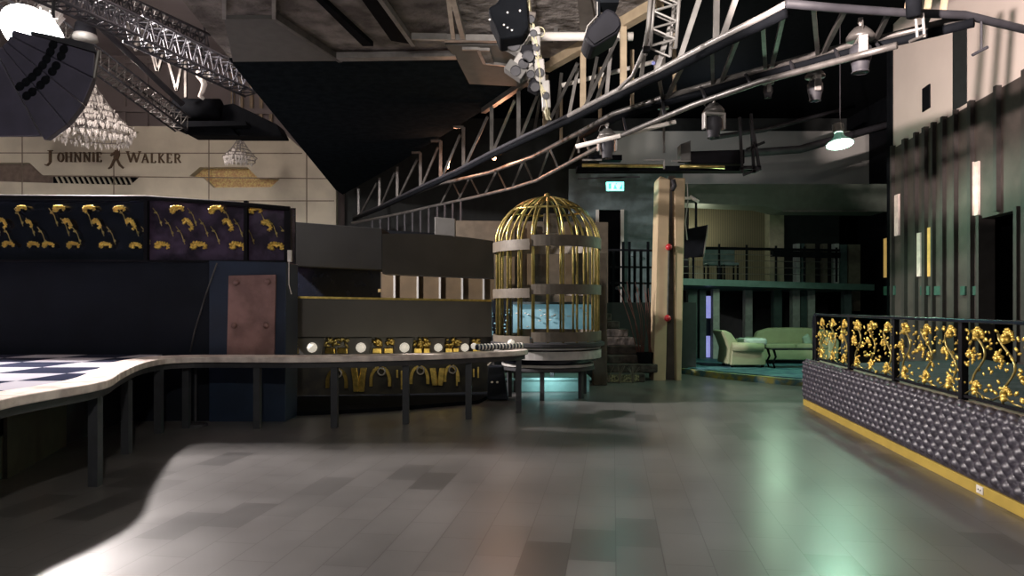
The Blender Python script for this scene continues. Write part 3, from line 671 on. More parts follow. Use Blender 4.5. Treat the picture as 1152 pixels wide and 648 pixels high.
for px, py, Y, s, rz, lb in ((803, 108, 9.3, 1.0, .2, 'moving head lamp with pale yoke, above the black lighting bar right of the column'),
                             (746, 112, 12.2, .75, 1.2, 'small moving head lamp directly above the cream column'),
                             (864, 84, 12.0, .72, 1.4, 'small dim moving head lamp right of centre on the arched truss'),
                             (917, 70, 9.6, .95, 1.45, 'dark moving head lamp hanging left of the green-white dome lamp'),
                             (968, 20, 7.5, 1.05, 1.3, 'largest shiny moving head lamp, crossing the truss above the green-white dome lamp'),
                             (230, -6, 12, .8, .4, 'moving head lamp at the top edge over the left trusses')):
    if px == 230: continue
    c_ = copy_tree(proto); c_.location = P(px, py, Y); c_.scale = (s, s, s); c_.rotation_euler = (0, 0, rz); c_['label'] = lb
t = thing('stage_lamp', P(1028, 8, 6.6), 'black barrel lamp at the top edge in front of the white wall', 'stage light')
MB().tube([P(1028, -14, 6.6), P(1028, 6, 6.6), P(1028, 19, 6.6)], .075, 16, .062).build('barrel', M['black'], t, smooth=True)
for dx in (2, 10): MB().tube([P(1028+dx, 15, 6.65), P(1030+dx, 42, 6.65)], .012).build('stem', M['pale_metal'], t)
MB().tube([P(1023, 47, 6.65), P(1041, 39, 6.65)], .014).build('handle', M['alu'], t)
t = thing('hanging_bracket', P(1104, 40, 7.4), 'dark T-shaped bracket hanging from the round pipe before the white wall', 'bracket')
MB().tube([P(1104, 22, 7.4), P(1104, 57, 7.4)], .012).build('stem', M['dark_alu'], t); MB().tube([P(1094, 62, 7.4), P(1111, 53, 7.4)], .016).build('crossbar', M['dark_alu'], t)
for px, py, Y, lb in ((503, 188, 16.5, 'tiny glowing warm bulb left of its twin behind the arched truss'), (556, 178, 15.1, 'tiny glowing warm bulb lighting the truss tubes orange')):
    t = thing('warm_bulb', P(px, py, Y), lb, 'lamp')
    MB().ball(P(px, py, Y), .045).build('bulb', M['bulbo'], t, smooth=True)
    MB().tube([P(px, py, Y)+V((0, 0, .03)), P(px, py, Y)+V((0, 0, .14))], .03).build('socket', M['black'], t)
    lo = lamp('bulb_light', (.15, -.1, -.02), 40, (1, .45, .25), .05); lo.parent = t

# lighting bar over the column
t = thing('lighting_bar', P(750, 188, 14), 'black lighting rig with two brass tubes fixed above the cream column', 'lighting rig')
for a, b in (((655, 186), (746, 187)), ((765, 187), (815, 188))): MB().tube([P(*a, 13.9), P(*b, 13.9)], .035, 10).build('tube', M['brass'], t, smooth=True)
MB().box(P(750, 191, 14.2), (3.6, .3, .10)).build('frame', M['black'], t)
MB().tube([P(650, 201, 14), P(720, 199, 14)], .015).build('cable', M['dark_alu'], t)
MB().prism([P(662, 180, 14), P(700, 180, 14), P(700, 174, 14), P(662, 174, 14)], (0, .25, 0)).build('ballast_box', M['black'], t, bevel=.01)
MB().prism([P(775, 184, 14), P(838, 184, 14), P(838, 168, 14), P(775, 170, 14)], (0, .35, 0)).build('ballast_box', M['rubber'], t, bevel=.02)
MB().prism([P(766, 180, 13.8), P(777, 180, 13.8), P(777, 158, 13.8), P(766, 162, 13.8)], (0, .3, 0)).build('bracket_box', M['grey_panel'], t)
for a, b in (((655, 180), (677, 180)), ((725, 180), (747, 180)), ((756, 181), (777, 181)), ((747, 180), (747, 190))): MB().bar(P(*a, 13.85), P(*b, 13.85), .03, .03).build('bracket', M['pale_metal'], t)
for x, y0 in ((747, 143), (651, 148)): MB().bar(P(x, y0, 13.9), P(x, 172, 13.9), .035, .035, (0, 1, 0)).build('hanger', M['pale_metal'], t)
for a, b in (((832, 132), (835, 195)), ((845, 128), (848, 195)), ((848, 150), (854, 188)), ((832, 190), (856, 188)), ((836, 197), (856, 190)), ((840, 168), (860, 160))): MB().bar(P(*a, 14), P(*b, 14), .05, .05, (0, 1, 0)).build('bracket', M['dark_alu'], t)
# dim pipe far behind
tag(MB().tube([P(800, 155, 17), P(860, 146, 17.5), P(960, 120, 19)], .06).build('roof_tube', M['dark_alu'], smooth=True), 'dim dark tube crossing under the roof behind the dome lamp', 'tube')
tag(MB().tube([P(800, 175, 18), P(900, 168, 18), P(1000, 140, 18)], .10).build('roof_tube', M['dark_alu'], smooth=True), 'thick dark tube in front of the grey upper back wall', 'tube')

# ================================================================ CREAM COLUMN
t = thing('steel_column', (2.92+.45, 15.4, 0), 'tall cream H-shaped steel column with red-knobbed rod, standing on the dance floor', 'column')
def colx(x, y, Y=15.4): return P(x, y, Y)
MB().prism([colx(735, 428.5), colx(749, 428.5), colx(754, 202), colx(743, 198), colx(741, 202)], (0, .5, 0)).build('flange', M['cream'], t, bevel=.015)
MB().prism([colx(761, 428.5), colx(766.5, 428.5), colx(771, 200), colx(758.5, 200)], (0, .5, 0)).build('flange', M['cream'], t, bevel=.015)
MB().prism([colx(748, 428.5, 15.6), colx(762, 428.5, 15.6), colx(760, 198, 15.6), colx(752, 198, 15.6)], (0, .2, 0)).build('web', M['recess'], t)
for y in (278, 358): MB().ball(P(752.5 if y < 300 else 751, y, 15.35), .075).build('red_knob', M['red'], t, smooth=True)
MB().tube([P(752.5, 282, 15.36), P(751, 354, 15.36)], .018).build('rod', M['alu'], t)
MB().tube([P(757, 202, 15.35), P(759, 209, 15.35), P(756, 214, 15.35)], .05, 10).build('pipe_fitting', M['dark_alu'], t, smooth=True)
t = thing('security_spotlight', P(777, 224, 15.5), 'small white spotlight on a pale cable right of the cream column', 'lamp')
MB().tube([P(776, 221, 15.5), P(786, 227, 15.5)], .04, 12, .035).build('head', M['white'], t, smooth=True)
MB().tube([P(773, 205, 15.6), P(774, 225, 15.6), P(771, 250, 15.6), P(773, 270, 15.6)], .012, 6).build('cable', M['pale_metal'], t)
MB().box(P(773, 223, 15.6), (.16, .06, .05)).build('bracket', M['white'], t)

# exit sign
t = thing('exit_sign', P(692, 210, 16.5), 'glowing turquoise emergency exit sign with dark symbols', 'sign')
MB().prism([P(682, 204.5, 16.5), P(702, 204.5, 16.5), P(702, 214.5, 16.5), P(682.5, 214.5, 16.5)], (0, .06, 0)).build('housing', M['exitm'], t, bevel=.01)
m = MB()
for pts in ([(685, 206.5), (687.5, 206.5), (687.5, 212.5), (685, 212.5)], [(692, 207), (694, 212.5), (690, 212.5)], [(692.9, 206), (693.9, 206), (693.9, 207.2), (692.9, 207.2)], [(697, 212.5), (699.8, 207), (699.8, 212.5)]):
    m.prism([P(*p_, 16.49) for p_ in pts], (0, .01, 0))
m.build('symbol', M['exitd'], t)
lo = lamp('exit_glow', (0, -.25, 0), 14, (.3, 1, .85), .1); lo.parent = t

# ================================================================ STAIR HALL BEHIND THE CAGE
struct(MB().prism([P(640, 190, 19), P(672, 190, 19), P(672, 345, 19), P(640, 345, 19)], (0, .15, 0)).build('wall_stair', M['bluegrey']))
struct(MB().prism([P(672, 190, 19), P(700, 190, 19), P(700, 236, 19), P(672, 236, 19)], (0, .15, 0)).build('wall_stair.001', M['bluegrey']))
struct(MB().prism([P(700, 190, 19), P(768, 190, 19), P(768, 345, 19), P(700, 345, 19)], (0, .15, 0)).build('wall_stair.002', M['bluegrey']))
struct(MB().prism([P(672, 236, 19.4), P(700, 236, 19.4), P(700, 345, 19.4), P(672, 345, 19.4)], (0, .1, 0)).build('door_2', M['black']))
for a, b in (((672, 236), (672, 345)), ((700, 236), (700, 345))): struct(MB().bar(P(*a, 18.97), P(*b, 18.97), .08, .08, (0, 1, 0)).build('trim_44', M['greyw']))
struct(MB().box((2.95, 18.0, .85), (2.9, 2.0, 1.7)).build('floor.005', M['darkw']))          # upper landing
t = thing('landing_railing', P(705, 335, 17), 'dark balustrade with vertical posts on the landing left of the column', 'railing')
for x in (684, 690, 701, 708, 714, 721, 729, 736): MB().bar(P(x, 341, 17.05), P(x, 272 if x in (701, 708, 729) else 282, 17.05), .06, .06, (0, 1, 0)).build('post', M['black'], t)
for y in (281, 300, 318): MB().bar(P(680, y, 17.05), P(738, y+1, 17.05), .05, .05).build('rail', M['rubber'], t)
for x, y in ((712, 287), (722, 291), (696, 324), (716, 326)): MB().ball(P(x, y, 17.6), .07, (1.4, 1, .8), 1).build('rail_fixing', M['bluegrey'], t)
t = thing('rock_staircase', P(705, 428, 15), 'dark rough stone steps rising behind the cage, green light painted on the lowest riser', 'staircase')
rt = [726, 740, 733, 725, 715, 707, 697, 688]
for i in range(8):
    Yf = 15.05+i*.26; z1 = .18*(i+1)
    a = P(677, 428, Yf); b = P(rt[i], 428, Yf)
    MB().box(((a.x+b.x)/2, (Yf+17.0)/2, z1-.09), (b.x-a.x, 17.0-Yf, .18)).build('step', M['steps'], t, bevel=.02)
a = P(679, 420, 15.0); b = P(719, 420, 15.0)
MB().box(((a.x+b.x)/2, 15.01, .085), (b.x-a.x, .05, .15)).build('green_lit_riser', M['green_lit'], t)  # green light on the lowest step, painted as a coloured strip
t = thing('dried_branch_arrangement', P(722, 420, 15.3), 'tall thin reddish dry stems leaning between the stone steps and the cream column', 'plant')
for i in range(11):
    x0 = random.uniform(716, 734); x1 = x0+random.uniform(-24, 4); MB().tube([P(x0, 400, 15.6), P((x0+x1)/2+2, 360, 15.5), P(x1, random.uniform(316, 330), 15.4)], .012, 5, .005).build('stem', M['dryred'], t)
MB().lathe([(.001, 0), (.16, 0), (.2, .3), (.001, .3)], (P(726, 420, 15.6).x, 15.6, .30), 14).build('pot', M['black'], t)
for i, x in enumerate((685, 697, 712)):
    t = thing('stair_plant', P(x, 416, 14.9), ['low pale-tipped plant at the left foot of the stone steps', 'low pale-tipped plant at the middle foot of the stone steps', 'low pale-tipped plant at the right foot of the stone steps'][i], 'plant', 'plants at the foot of the steps')
    m = MB()
    for k in range(7):
        a = random.uniform(0, 2*PI); p0 = V((P(x, 400, 14.85).x, 14.86, .0)); m.tube([p0, p0+V((.05*math.cos(a), .03*math.sin(a), .22)), p0+V((.15*math.cos(a), .06*math.sin(a), .30+random.uniform(0, .08)))], .012, 5, .004)
    m.build('leaves', M['band'], t)

# ================================================================ BIRDCAGE
cc = V((.64, 12.85, 0)); R = .93
t = thing('birdcage_podium', (cc.x, cc.y, 0), 'man-sized golden birdcage with domed top standing on a round banded podium', 'birdcage')
def band(z0, z1, r, a0=0, a1=2*PI, nm='band', m='band', n=48):
    pr = [(r, z0), (r+.035, z0), (r+.035, z1), (r, z1), (r, z0)]
    return MB().lathe(pr, cc, n, a0, a1).build(nm, M[m], t)
A1, A2 = -PI/2-.35, -PI/2+2*PI-.35
for z0, z1 in ((.985, 1.15), (1.79, 1.96), (2.60, 2.79)):
    if True:
        band(z0+.02, z1+.02, R, -PI/2-.34, PI/2+.6); band(z0-.04, z1-.05, R+.02, PI/2+.6, 3*PI/2-.36)
NB = 22
for k in range(NB):
    a = 2*PI*k/NB+.1; d = V((math.cos(a), math.sin(a), 0)); pts = [cc+d*R*.985+V((0, 0, .95)), cc+d*R*.985+V((0, 0, 2.66))]
    for j in range(1, 9):
        th = j/8*PI/2; pts.append(cc+d*(R*.985*math.cos(th)+.03)+V((0, 0, 2.66+.90*math.sin(th))))
    MB().tube(pts, .021, 7).build('bar', M['brass'], t, smooth=True)
MB().lathe([(R*.70, 3.30), (R*.70+.02, 3.32), (R*.70, 3.34), (R*.70-.02, 3.32), (R*.70, 3.30)], cc, 40).build('dome_ring', M['brass'], t, smooth=True)
MB().lathe([(.001, 3.66), (.05, 3.64), (.06, 3.6), (.12, 3.58), (.12, 3.54), (.001, 3.54)], cc, 20).build('finial', M['brass'], t, smooth=True)
MB().lathe([(.001, .99), (R+.04, .99), (R+.1, .97), (R+.1, .92), (R+.04, .90), (.001, .90)], cc, 48).build('platform', M['apron'], t)
band(.868, .893, R-.01, m='ring_w'); band(.70, .84, R-.0, m='ring_w'); band(.555, .60, R-.14, m='ring_w'); band(.49, .54, R-.12, m='apron')
MB().lathe([(R-.02, .90), (R-.02, .66), (R-.15, .61), (R-.15, .48), (.001, .48)], cc, 48).build('drum', M['blackgloss'], t, smooth=True)
for k in range(6):
    a = 2*PI*k/6+.35; q_ = cc+V((math.cos(a), math.sin(a), 0))*(R-.2); MB().box((q_.x, q_.y, .24), (.07, .07, .48), a).build('leg', M['legm'], t)
MB().prism([P(612, 240, 12.9), P(626, 240, 12.9), P(627, 262, 12.9), P(611, 262, 12.9)], (0, .1, 0)).build('hanging_ornament', M['brownpan'], t)
# pale teal boxes and tank behind
t = thing('podium_step', (.72, 14.2, 0), 'pale teal step box lit by cyan light beneath the birdcage', 'step')
MB().box((.68, 13.80, .11), (1.55, .9, .22)).build('box', M['tealbox'], t, bevel=.01)
MB().box((.66, 13.78, .245), (1.65, .98, .05)).build('lid', M['tealbox'], t, bevel=.01)
t = thing('backlit_tank', P(622, 376, 14.9), 'pale blue backlit tank seen through the lower bars of the birdcage', 'tank')
MB().prism([P(577, 341, 14.9), P(668, 341, 14.9), P(668, 382, 14.9), P(577, 382, 14.9)], (0, .4, 0)).build('tank_body', M['tank'], t)
MB().bar(P(577, 341, 14.88), P(668, 341, 14.88), .1, .05).build('rim', M['bluegrey'], t)
mb = MB()
for i in range(26): mb.ball(P(random.uniform(580, 664), 353+random.uniform(-2, 3) if i % 3 else random.uniform(345, 372), 14.86), .02, (1.8, 1, .7), 1)
mb.build('glints', M['white'], t)['kind'] = 'stuff'  # white specks put in as glints on the tank front
struct(MB().prism([P(556, 384, 14.95), P(670, 384, 14.95), P(670, 432, 14.95), P(556, 432, 14.95)], (0, .3, 0)).build('wall_under_tank', M['darkw']))
t = thing('blue_foliage_panel', P(565, 360, 15.1), 'dark panel with small pale blue leaf marks left of the backlit tank', 'panel')
MB().prism([P(549, 338, 15.1), P(577, 338, 15.1), P(577, 384, 15.1), P(549, 384, 15.1)], (0, .1, 0)).build('panel', M['booth'], t)
mb = MB()
for i in range(30): mb.ball(P(random.uniform(551, 575), random.uniform(342, 382), 15.08), .02, (1.5, .6, .8), 1)
mb.build('leaf_marks', M['tank'], t)['kind'] = 'stuff'
# wood wall behind the bar and cage
mb = MB().prism([P(425, 300, 15.3), P(556, 300, 15.3), P(556, 341, 15.3), P(425, 341, 15.3)], (0, .1, 0)); struct(mb.build('wall_bar_back', M['woodw']))
mb = MB().prism([P(505, 248, 15.9), P(684, 250, 15.9), P(684, 341, 15.9), P(505, 341, 15.9)], (0, .1, 0)); struct(mb.build('wall_bar_back.001', M['brownpan']))
for x in (444, 470, 495, 520, 544): struct(MB().bar(P(x, 306, 15.29), P(x, 341, 15.29), .09, .04, (1, 0, 0)).build('trim_45', M['greyw']))
for x in (575, 597, 640): struct(MB().bar(P(x, 252, 15.8), P(x, 341, 15.8), .16, .08, (0, 1, 0)).build('trim_46', M['woodw']))
tag(MB().prism([P(668, 284, 14.4), P(683, 284, 14.4), P(683, 433.5, 14.4), P(668, 433.5, 14.4)], (0, .3, 0)).build('side_cabinet', M['brownpan'], bevel=.01), 'narrow tall brown cabinet just right of the birdcage', 'cabinet')

# ================================================================ BAR
def arcY(px): return 12.3+max(0, (px-322))/230*1.0
def curved(pts_px, y0f, y1f, th, name, m, parent, steps=14, x0=0, x1=1, bevel=0, dy=0):
    mb = MB(); rows = []
    for i in range(steps+1):
        px = x0+(x1-x0)*i/steps; Y = arcY(px)+dy; a = P(px, y0f(px), Y); b = P(px, y1f(px), Y)
        rows.append([mb.bm.verts.new(q_) for q_ in (a, b, b+V((0, th, 0)), a+V((0, th, 0)))])
    for r0, r1 in zip(rows, rows[1:]):
        for k in range(4): mb.bm.faces.new((r0[k], r0[(k+1) % 4], r1[(k+1) % 4], r1[k]))
    mb.bm.faces.new(rows[0]); mb.bm.faces.new(rows[-1][::-1])
    return mb.build(name, m, parent, bevel=bevel)
t = thing('curved_bar', (-1.9, 12.6, 0), 'long curved bar with grey fascia and gold-trimmed top, behind the marble ledge', 'bar')
curved(None, lambda x: 335+(x-322)*.018, lambda x: 379-.0*x, .5, 'fascia', M['bargrey'], t, x0=322, x1=553)
curved(None, lambda x: 333+(x-322)*.018, lambda x: 335.3+(x-322)*.018, .6, 'top_trim', M['gold'], t, x0=322, x1=553, dy=-.03)
curved(None, lambda x: 379, lambda x: 471-(x-322)*.03, .3, 'base_panel', M['marbleblk'], t, x0=322, x1=553, dy=.12)
curved(None, lambda x: 462-(x-322)*.04, lambda x: 472-(x-322)*.04, .2, 'plinth', M['black'], t, x0=322, x1=553, dy=.05)
def barq(px, py, d=0): return P(px, py, arcY(px)+d)
def ph(pts, off, name, m, par, d): return MB().prism([P(x, y, arcY(sum(p[0] for p in pts)/len(pts))+d) for x, y in pts], (0, off, 0)).build(name, M[m], par, bevel=.012)
for xc, w_ in ((349, 33), (404, 29), (453, 25), (491, 20), (521, 15)):     # tapered dark panels holding a ball
    pn = ph([(xc-w_/2, 380), (xc+w_/2, 380), (xc+w_*.36, 402), (xc-w_*.36, 402)], .06, 'tapered_panel', 'recess' if xc > 480 else 'grey_panel', t, .03)
    Rb = .092 if xc < 460 else .078
    pb = barq(xc+2, 391, -.02); MB().ball(pb, Rb).build('ball_lamp', M['ball'], pn, smooth=True)
for xc, w_ in ((328, 13), (371, 11), (385, 11), (424, 10), (437, 10), (470, 9), (480, 7), (505, 8), (513, 7), (536, 8)):
    gr = MB(); rg = random.Random(int(xc))
    for k_ in range(9):
        p_ = barq(xc+rg.uniform(-.5, .5)*w_, 381+rg.uniform(0, 9), .06); gr.ball(p_, rg.uniform(.03, .055), (1.5, .5, .7), 1, Matrix.Rotation(rg.uniform(0, PI), 4, 'Y'))
    gr.build('gold_relief', M['gold' if xc > 410 else 'brass'], t, smooth=True)
    ph([(xc-w_/2*.95, 391.5), (xc+w_/2*.95, 391.5), (xc+w_/2*1.05, 398), (xc-w_/2*1.05, 398)], .10, 'gold_block', 'gold', t, -.01)
# arches and Y pieces below
for xc, yy, w_, h_ in ((379, 417, 21, 26), (428, 415, 21, 26), (472, 414, 19, 24), (508, 413, 15, 22)):
    for s_ in (-1, 1):
        Yb = arcY(xc)+.03; pts = []
        for k in range(7):
            th = k/6*PI/2; pts.append(P(xc+s_*w_/2*(.15+.85*math.sin(th)), yy+13-math.cos(th)*14, Yb))
        pts.append(P(xc+s_*w_/2, yy+h_*.75, Yb)); m_ = MB()
        for a, b in zip(pts, pts[1:]): m_.bar(a, b, .055, .05, (0, 1, 0))
        m_.build('arch', M['gold'], t)
    o_ = barq(xc+1, yy+3, -.03)
    MB().lathe([(.05, -.01), (.065, -.02), (.08, 0), (.065, .02), (.05, .01), (.05, -.01)], o_, 20, ax=Matrix.Rotation(PI/2, 3, 'X')).build('porthole_ring', M['pale_metal'], t, smooth=True)
for xc, h_ in ((403.5, 441), (492, 434)):
    ph([(xc-9, 414), (xc-2, 414), (xc-.2, 427), (xc-.2, h_), (xc-6, h_), (xc-7, 428)], .05, 'gold_wing', 'gold', t, .02)
    ph([(xc+9, 414), (xc+2, 414), (xc+.2, 427), (xc+.2, h_), (xc+6, h_), (xc+7, 428)], .05, 'gold_wing', 'gold', t, .02)
for x, y0, y1 in ((447, 416, 425), (452, 417, 438), (514, 417, 434), (533, 415, 424), (538, 413, 425)): MB().bar(barq(x, y0, .0), barq(x, y1, .0), .03, .04, (0, 1, 0)).build('gold_strip', M['gold'], t)

struct(MB().prism([(-3.75, 10.46, 0), (-3.1, 10.42, 0), (-2.7, 10.55, 0), (-1.9, 10.85, 0), (-.55, 11.7, 0), (-.3, 12.9, 0), (-4.0, 12.2, 0)], (0, 0, .06)).build('floor.006', M['black']))  # low step, its black standing in for shade behind the ledge
struct(MB().prism([(-3.28, 10.46, 0), (-3.18, 10.46, 0), (-3.93, 12.22, 0), (-4.03, 12.22, 0)], (0, 0, 3.05)).build('wall_light_blocker', M['black']))  # unseen wall added to keep the flood lamp off the bar floor
# overhead canopy boxes
t = thing('bar_canopy', barq(380, 303), 'dark charcoal canopy box left over the bar, next to the booth', 'canopy')
MB().prism([P(323, 249, 12.9), P(430, 257, 12.9), P(430, 304, 12.9), P(323, 299, 12.9)], (0, .8, 0)).build('fascia_box', M['canopy2'], t, bevel=.01)
MB().prism([P(323, 299, 13.2), P(428, 304, 13.2), P(428, 335, 13.2), P(323, 334, 13.2)], (0, .1, 0)).build('glossy_lower_panel', M['blackgloss'], t)
MB().box(P(427, 327, 13.1), (.05, .04, .06)).build('switch', M['white'], t)
mb = MB(); rows = []
for i in range(13):
    px = 430+i*125/12; u = i/12; Y = 12.8+u*1.1; yt = 263+u*8-3*math.sin(u*PI); yb = 308+u*5
    a = P(px, yt, Y); b = P(px, yb, Y); rows.append([mb.bm.verts.new(q_) for q_ in (a, b, b+V((0, .6, 0)), a+V((0, .6, 0)))])
for r0, r1 in zip(rows, rows[1:]):
    for k in range(4): mb.bm.faces.new((r0[k], r0[(k+1) % 4], r1[(k+1) % 4], r1[k]))
mb.bm.faces.new(rows[0]); mb.bm.faces.new(rows[-1][::-1])
tag(mb.build('bar_canopy', M['canopy']), 'dark charcoal curved canopy box right over the bar, before the oak wall', 'canopy')
tag(MB().prism([P(333, 254, 18), P(420, 258, 18), P(556, 266, 18), P(556, 345, 18), P(333, 345, 18)], (0, .2, 0)).build('backdrop_partition', M['black']), 'black partition standing behind the bar canopies', 'partition')
tag(MB().prism([P(489, 244, 13.5), P(512, 246, 13.5), P(512, 266.5, 13.5), P(489, 264, 13.5)], (0, .2, 0)).build('grey_box', M['grey_panel'], bevel=.01), 'small grey box on top of the right bar canopy', 'box')

# ================================================================ DJ BOOTH
BYb = 9.95
t = thing('dj_booth', (-5.5, BYb, 0), 'tall black booth with gilded flower frieze and navy corner, behind the marble ledge', 'booth')
def bp(px, py, d=0): return P(px, py, BYb+d)
MB().prism([bp(-90, 293), bp(235, 293), bp(235, 480), bp(-90, 480)], (0, .5, 0)).build('front_panel', M['booth'], t)
MB().prism([bp(235, 293, -.05), bp(322, 295, -.05), bp(321, 480, -.05), bp(235, 480, -.05)], (0, .55, 0)).build('corner_panel', M['navy'], t, bevel=.01)
pl = MB().prism([bp(257, 310, -.10), bp(310, 309, -.10), bp(308, 400, -.10), bp(255, 400, -.10)], (0, .05, 0)).build('rusted_plate', M['rust'], t, bevel=.006)
pl['label'] = 'rusty bronze plate with four domed studs'
for x, y in ((266, 318), (301, 317), (263, 366), (299, 366)): MB().ball(bp(x, y, -.11), .045, (1, .7, 1)).build('stud', M['rust'], pl, smooth=True)
fr = MB().prism([bp(-90, 224, .12), bp(165, 224, .12), bp(165, 294, .12), bp(-90, 294, .12)], (0, .3, 0)).build('frieze_panel', M['blackgloss'], t)
fr2 = MB().prism([bp(165, 224, .10), bp(325, 233, .10), bp(324, 296, .10), bp(165, 294, .10)], (0, .3, 0)).build('frieze_panel', M['vitrine'], t)
MB().tube([bp(-90, 221, .0), bp(165, 222.5, .0), bp(260, 229, .0), bp(326, 235, .0)], .035, 10).build('top_rail', M['rubber'], t, smooth=True)
MB().bar(bp(-90, 293, -.02), bp(323, 294, -.02), .05, .03).build('lower_trim', M['rubber'], t)
for x, m_ in ((165, 'rubber'), (324, 'rubber'), (277, 'rubber')): MB().bar(bp(x, 226 if x < 300 else 235, .02), bp(x, 294, .02), .05 if x != 324 else .09, .07, (0, 1, 0)).build('divider', M[m_], t)
def curl(c, s, ang, seed, flip=1, ydir=-1):
    """an acanthus-like flower: a hooked cluster of lobed petals"""
    rnd = random.Random(seed); mb = MB(); n = 9
    for k in range(n):
        u = k/(n-1); th = PI*.95*(1-u)+ang; rr = s*(.55+.12*math.sin(u*9))
        p = c+V((flip*rr*math.cos(th), -.02*s, rr*math.sin(th)*.9))
        sz = s*(.36-.14*u)*rnd.uniform(.85, 1.15)
        rt_ = Matrix.Rotation(rnd.uniform(0, PI), 4, 'Y')
        mb.ball(p, sz, (1.15, .5, .7), 1, rt_)
        mb.ball(p+V((flip*.25*s*math.cos(th), -.12*s, .25*s*math.sin(th))), sz*.6, (1, .6, .8), 1, rt_)
    return mb
rows = ((236, [(25, .8), (67, .9), (101, .95), (135, .9), (200, 1.05), (244, 1.1), (288, 1.0)], 20),
        (252, [(2, .9), (32, .7), (75, .9), (108, .9), (146, 1.05), (210, 1.1), (255, 1.1), (299, 1.0)], -85),
        (277, [(-12, .9), (10, .9), (38, .9), (55, .9), (83, .95), (119, .95), (153, .9), (183, 1.1), (224, 1.2), (268, 1.2), (311, 1.2)], 0))
k = 0
for y, xs_, an in rows:
    for x, s_ in xs_:
        k += 1; par = fr if x < 165 else fr2
        yy = y+(x/320)*3
        curl(bp(x, yy, .06), .105*s_, math.radians(an*.6), k).build('gilded_flower', M['gilt'], par, smooth=True)
vm = MB()
for i in range(26):
    x = -10+i*13; y = 245+12*math.sin(i*2.1)
    vm.tube([bp(x, y, .09), bp(x+6, y+8, .06), bp(x+10, y+20, .09)], .006, 5)
    vm.ball(bp(x+3, y+5, .07), .02, (1.4, .6, .8), 1); vm.ball(bp(x+9, y+16, .07), .018, (1, .6, 1.3), 1)
vm.build('vine', M['brass'], t)['kind'] = 'stuff'
MB().tube([bp(244, 296, -.12), bp(232, 330, -.03), bp(219, 372, -.03), bp(214, 396, -.02)], .010, 6).build('hanging_cord', M['alu'], t, smooth=True)['label'] = 'thin shiny twisted cord hanging down the front'
MB().box(P(326, 288, 9.8), (.05, .05, .16)).build('socket_box', M['white'], t); MB().tube([P(325, 292, 9.8), P(325, 320, 9.8), P(328, 331, 9.8)], .006, 5).build('cable', M['white'], t)

# ================================================================ CHECKERED STAGE AND MARBLE LEDGE
fe = [(-3.35, 4.2), (-3.59, 4.99), (-3.61, 5.46), (-3.57, 5.96), (-3.62, 6.4), (-3.86, 7.0), (-4.08, 7.6), (-4.33, 8.4), (-4.38, 9.0), (-4.2, 9.22), (-3.9, 9.27), (-3.2, 9.24), (-2.68, 9.25), (-1.69, 9.5), (-.9, 9.85), (-.33, 10.2), (.05, 10.5), (.24, 10.85), (.22, 11.1)]
# arc of the inner/back edge
be = [(-3.72, 4.2), (-3.95, 4.99), (-3.98, 5.46), (-3.95, 5.96), (-4.02, 6.5), (-4.25, 7.15), (-4.48, 7.75), (-4.72, 8.4), (-4.80, 9.2), (-4.55, 9.62), (-3.95, 9.72), (-3.2, 9.70), (-2.62, 9.70), (-1.58, 9.95), (-.8, 10.28), (-.28, 10.6), (-.05, 10.8), (.02, 11.0), (.1, 11.15)]
def smoothpl(pts, n=3):
    out_ = []
    for i in range(len(pts)-1):
        p0 = V((*pts[max(i-1, 0)], 0)); p1 = V((*pts[i], 0)); p2 = V((*pts[i+1], 0)); p3 = V((*pts[min(i+2, len(pts)-1)], 0))
        for k_ in range(n):
            u = k_/n; out_.append(.5*((2*p1)+(p2-p0)*u+(2*p0-5*p1+4*p2-p3)*u*u+(3*p1-p0-3*p2+p3)*u**3))
    out_.append(V((*pts[-1], 0))); return out_
sf, sb = smoothpl(fe), smoothpl(be)
def strip(f, b, z0, z1, name, m, parent, bevel=0):
    mb = MB(); rows_ = []
    for p, q_ in zip(f, b):
        rows_.append([mb.bm.verts.new(v_) for v_ in (V((p.x, p.y, z0)), V((p.x, p.y, z1)), V((q_.x, q_.y, z1)), V((q_.x, q_.y, z0)))])
    for r0, r1 in zip(rows_, rows_[1:]):
        for k_ in range(4): mb.bm.faces.new((r0[k_], r0[(k_+1) % 4], r1[(k_+1) % 4], r1[k_]))
    mb.bm.faces.new(rows_[0]); mb.bm.faces.new(rows_[-1][::-1])
    return mb.build(name, M[m], parent, bevel=bevel)
t = thing('marble_ledge', (-3, 9.3, 0), 'long curving ledge with worn pale marble top on dark legs, ending at the birdcage', 'ledge')
strip(sf, sb, .87, .945, 'slab', 'slab', t, .012)
inn = [p+(q_-p).normalized()*.05 for p, q_ in zip(sf, sb)]; inn2 = [p+(q_-p)*.8 for p, q_ in zip(sf, sb)]
strip(inn, inn2, .80, .87, 'apron', 'apron', t)
legs = [(-3.72, 4.95), (-3.72, 6.35), (-4.2, 7.75), (-4.47, 9.0), (-3.35, 9.36), (-2.35, 9.42), (-1.45, 9.72), (-.62, 10.15), (.10, 10.72), (-4.3, 9.4)]
for x, y in legs: MB().box((x, y, .40), (.085, .085, .80)).build('leg', M['legm'], t)
MB().tube([(-4.25, 9.55, .05), (-4.25, 9.55, .8)], .02).build('stand_pole', M['dark_alu'], t); MB().lathe([(.001, .0), (.16, .0), (.15, .03), (.001, .05)], (-4.25, 9.55, 0), 20).build('stand_base', M['dark_alu'], t)
t = thing('checkered_stage', (-6.5, 6.5, 0), 'raised stage with black and white checkered top at far left inside the marble ledge', 'stage')
top = [(p.x, p.y) for p in sb if p.y < 9.5 and p.x < -3.6]
top = [p for p in top if True]
mb = MB().prism([(x, y, .86) for x, y in top]+[(-4.85, 9.86, .86), (-9.5, 9.86, .86), (-9.5, 4.2, .86)], (0, 0, .075)); mb.build('checkered_top', M['checker'], t)
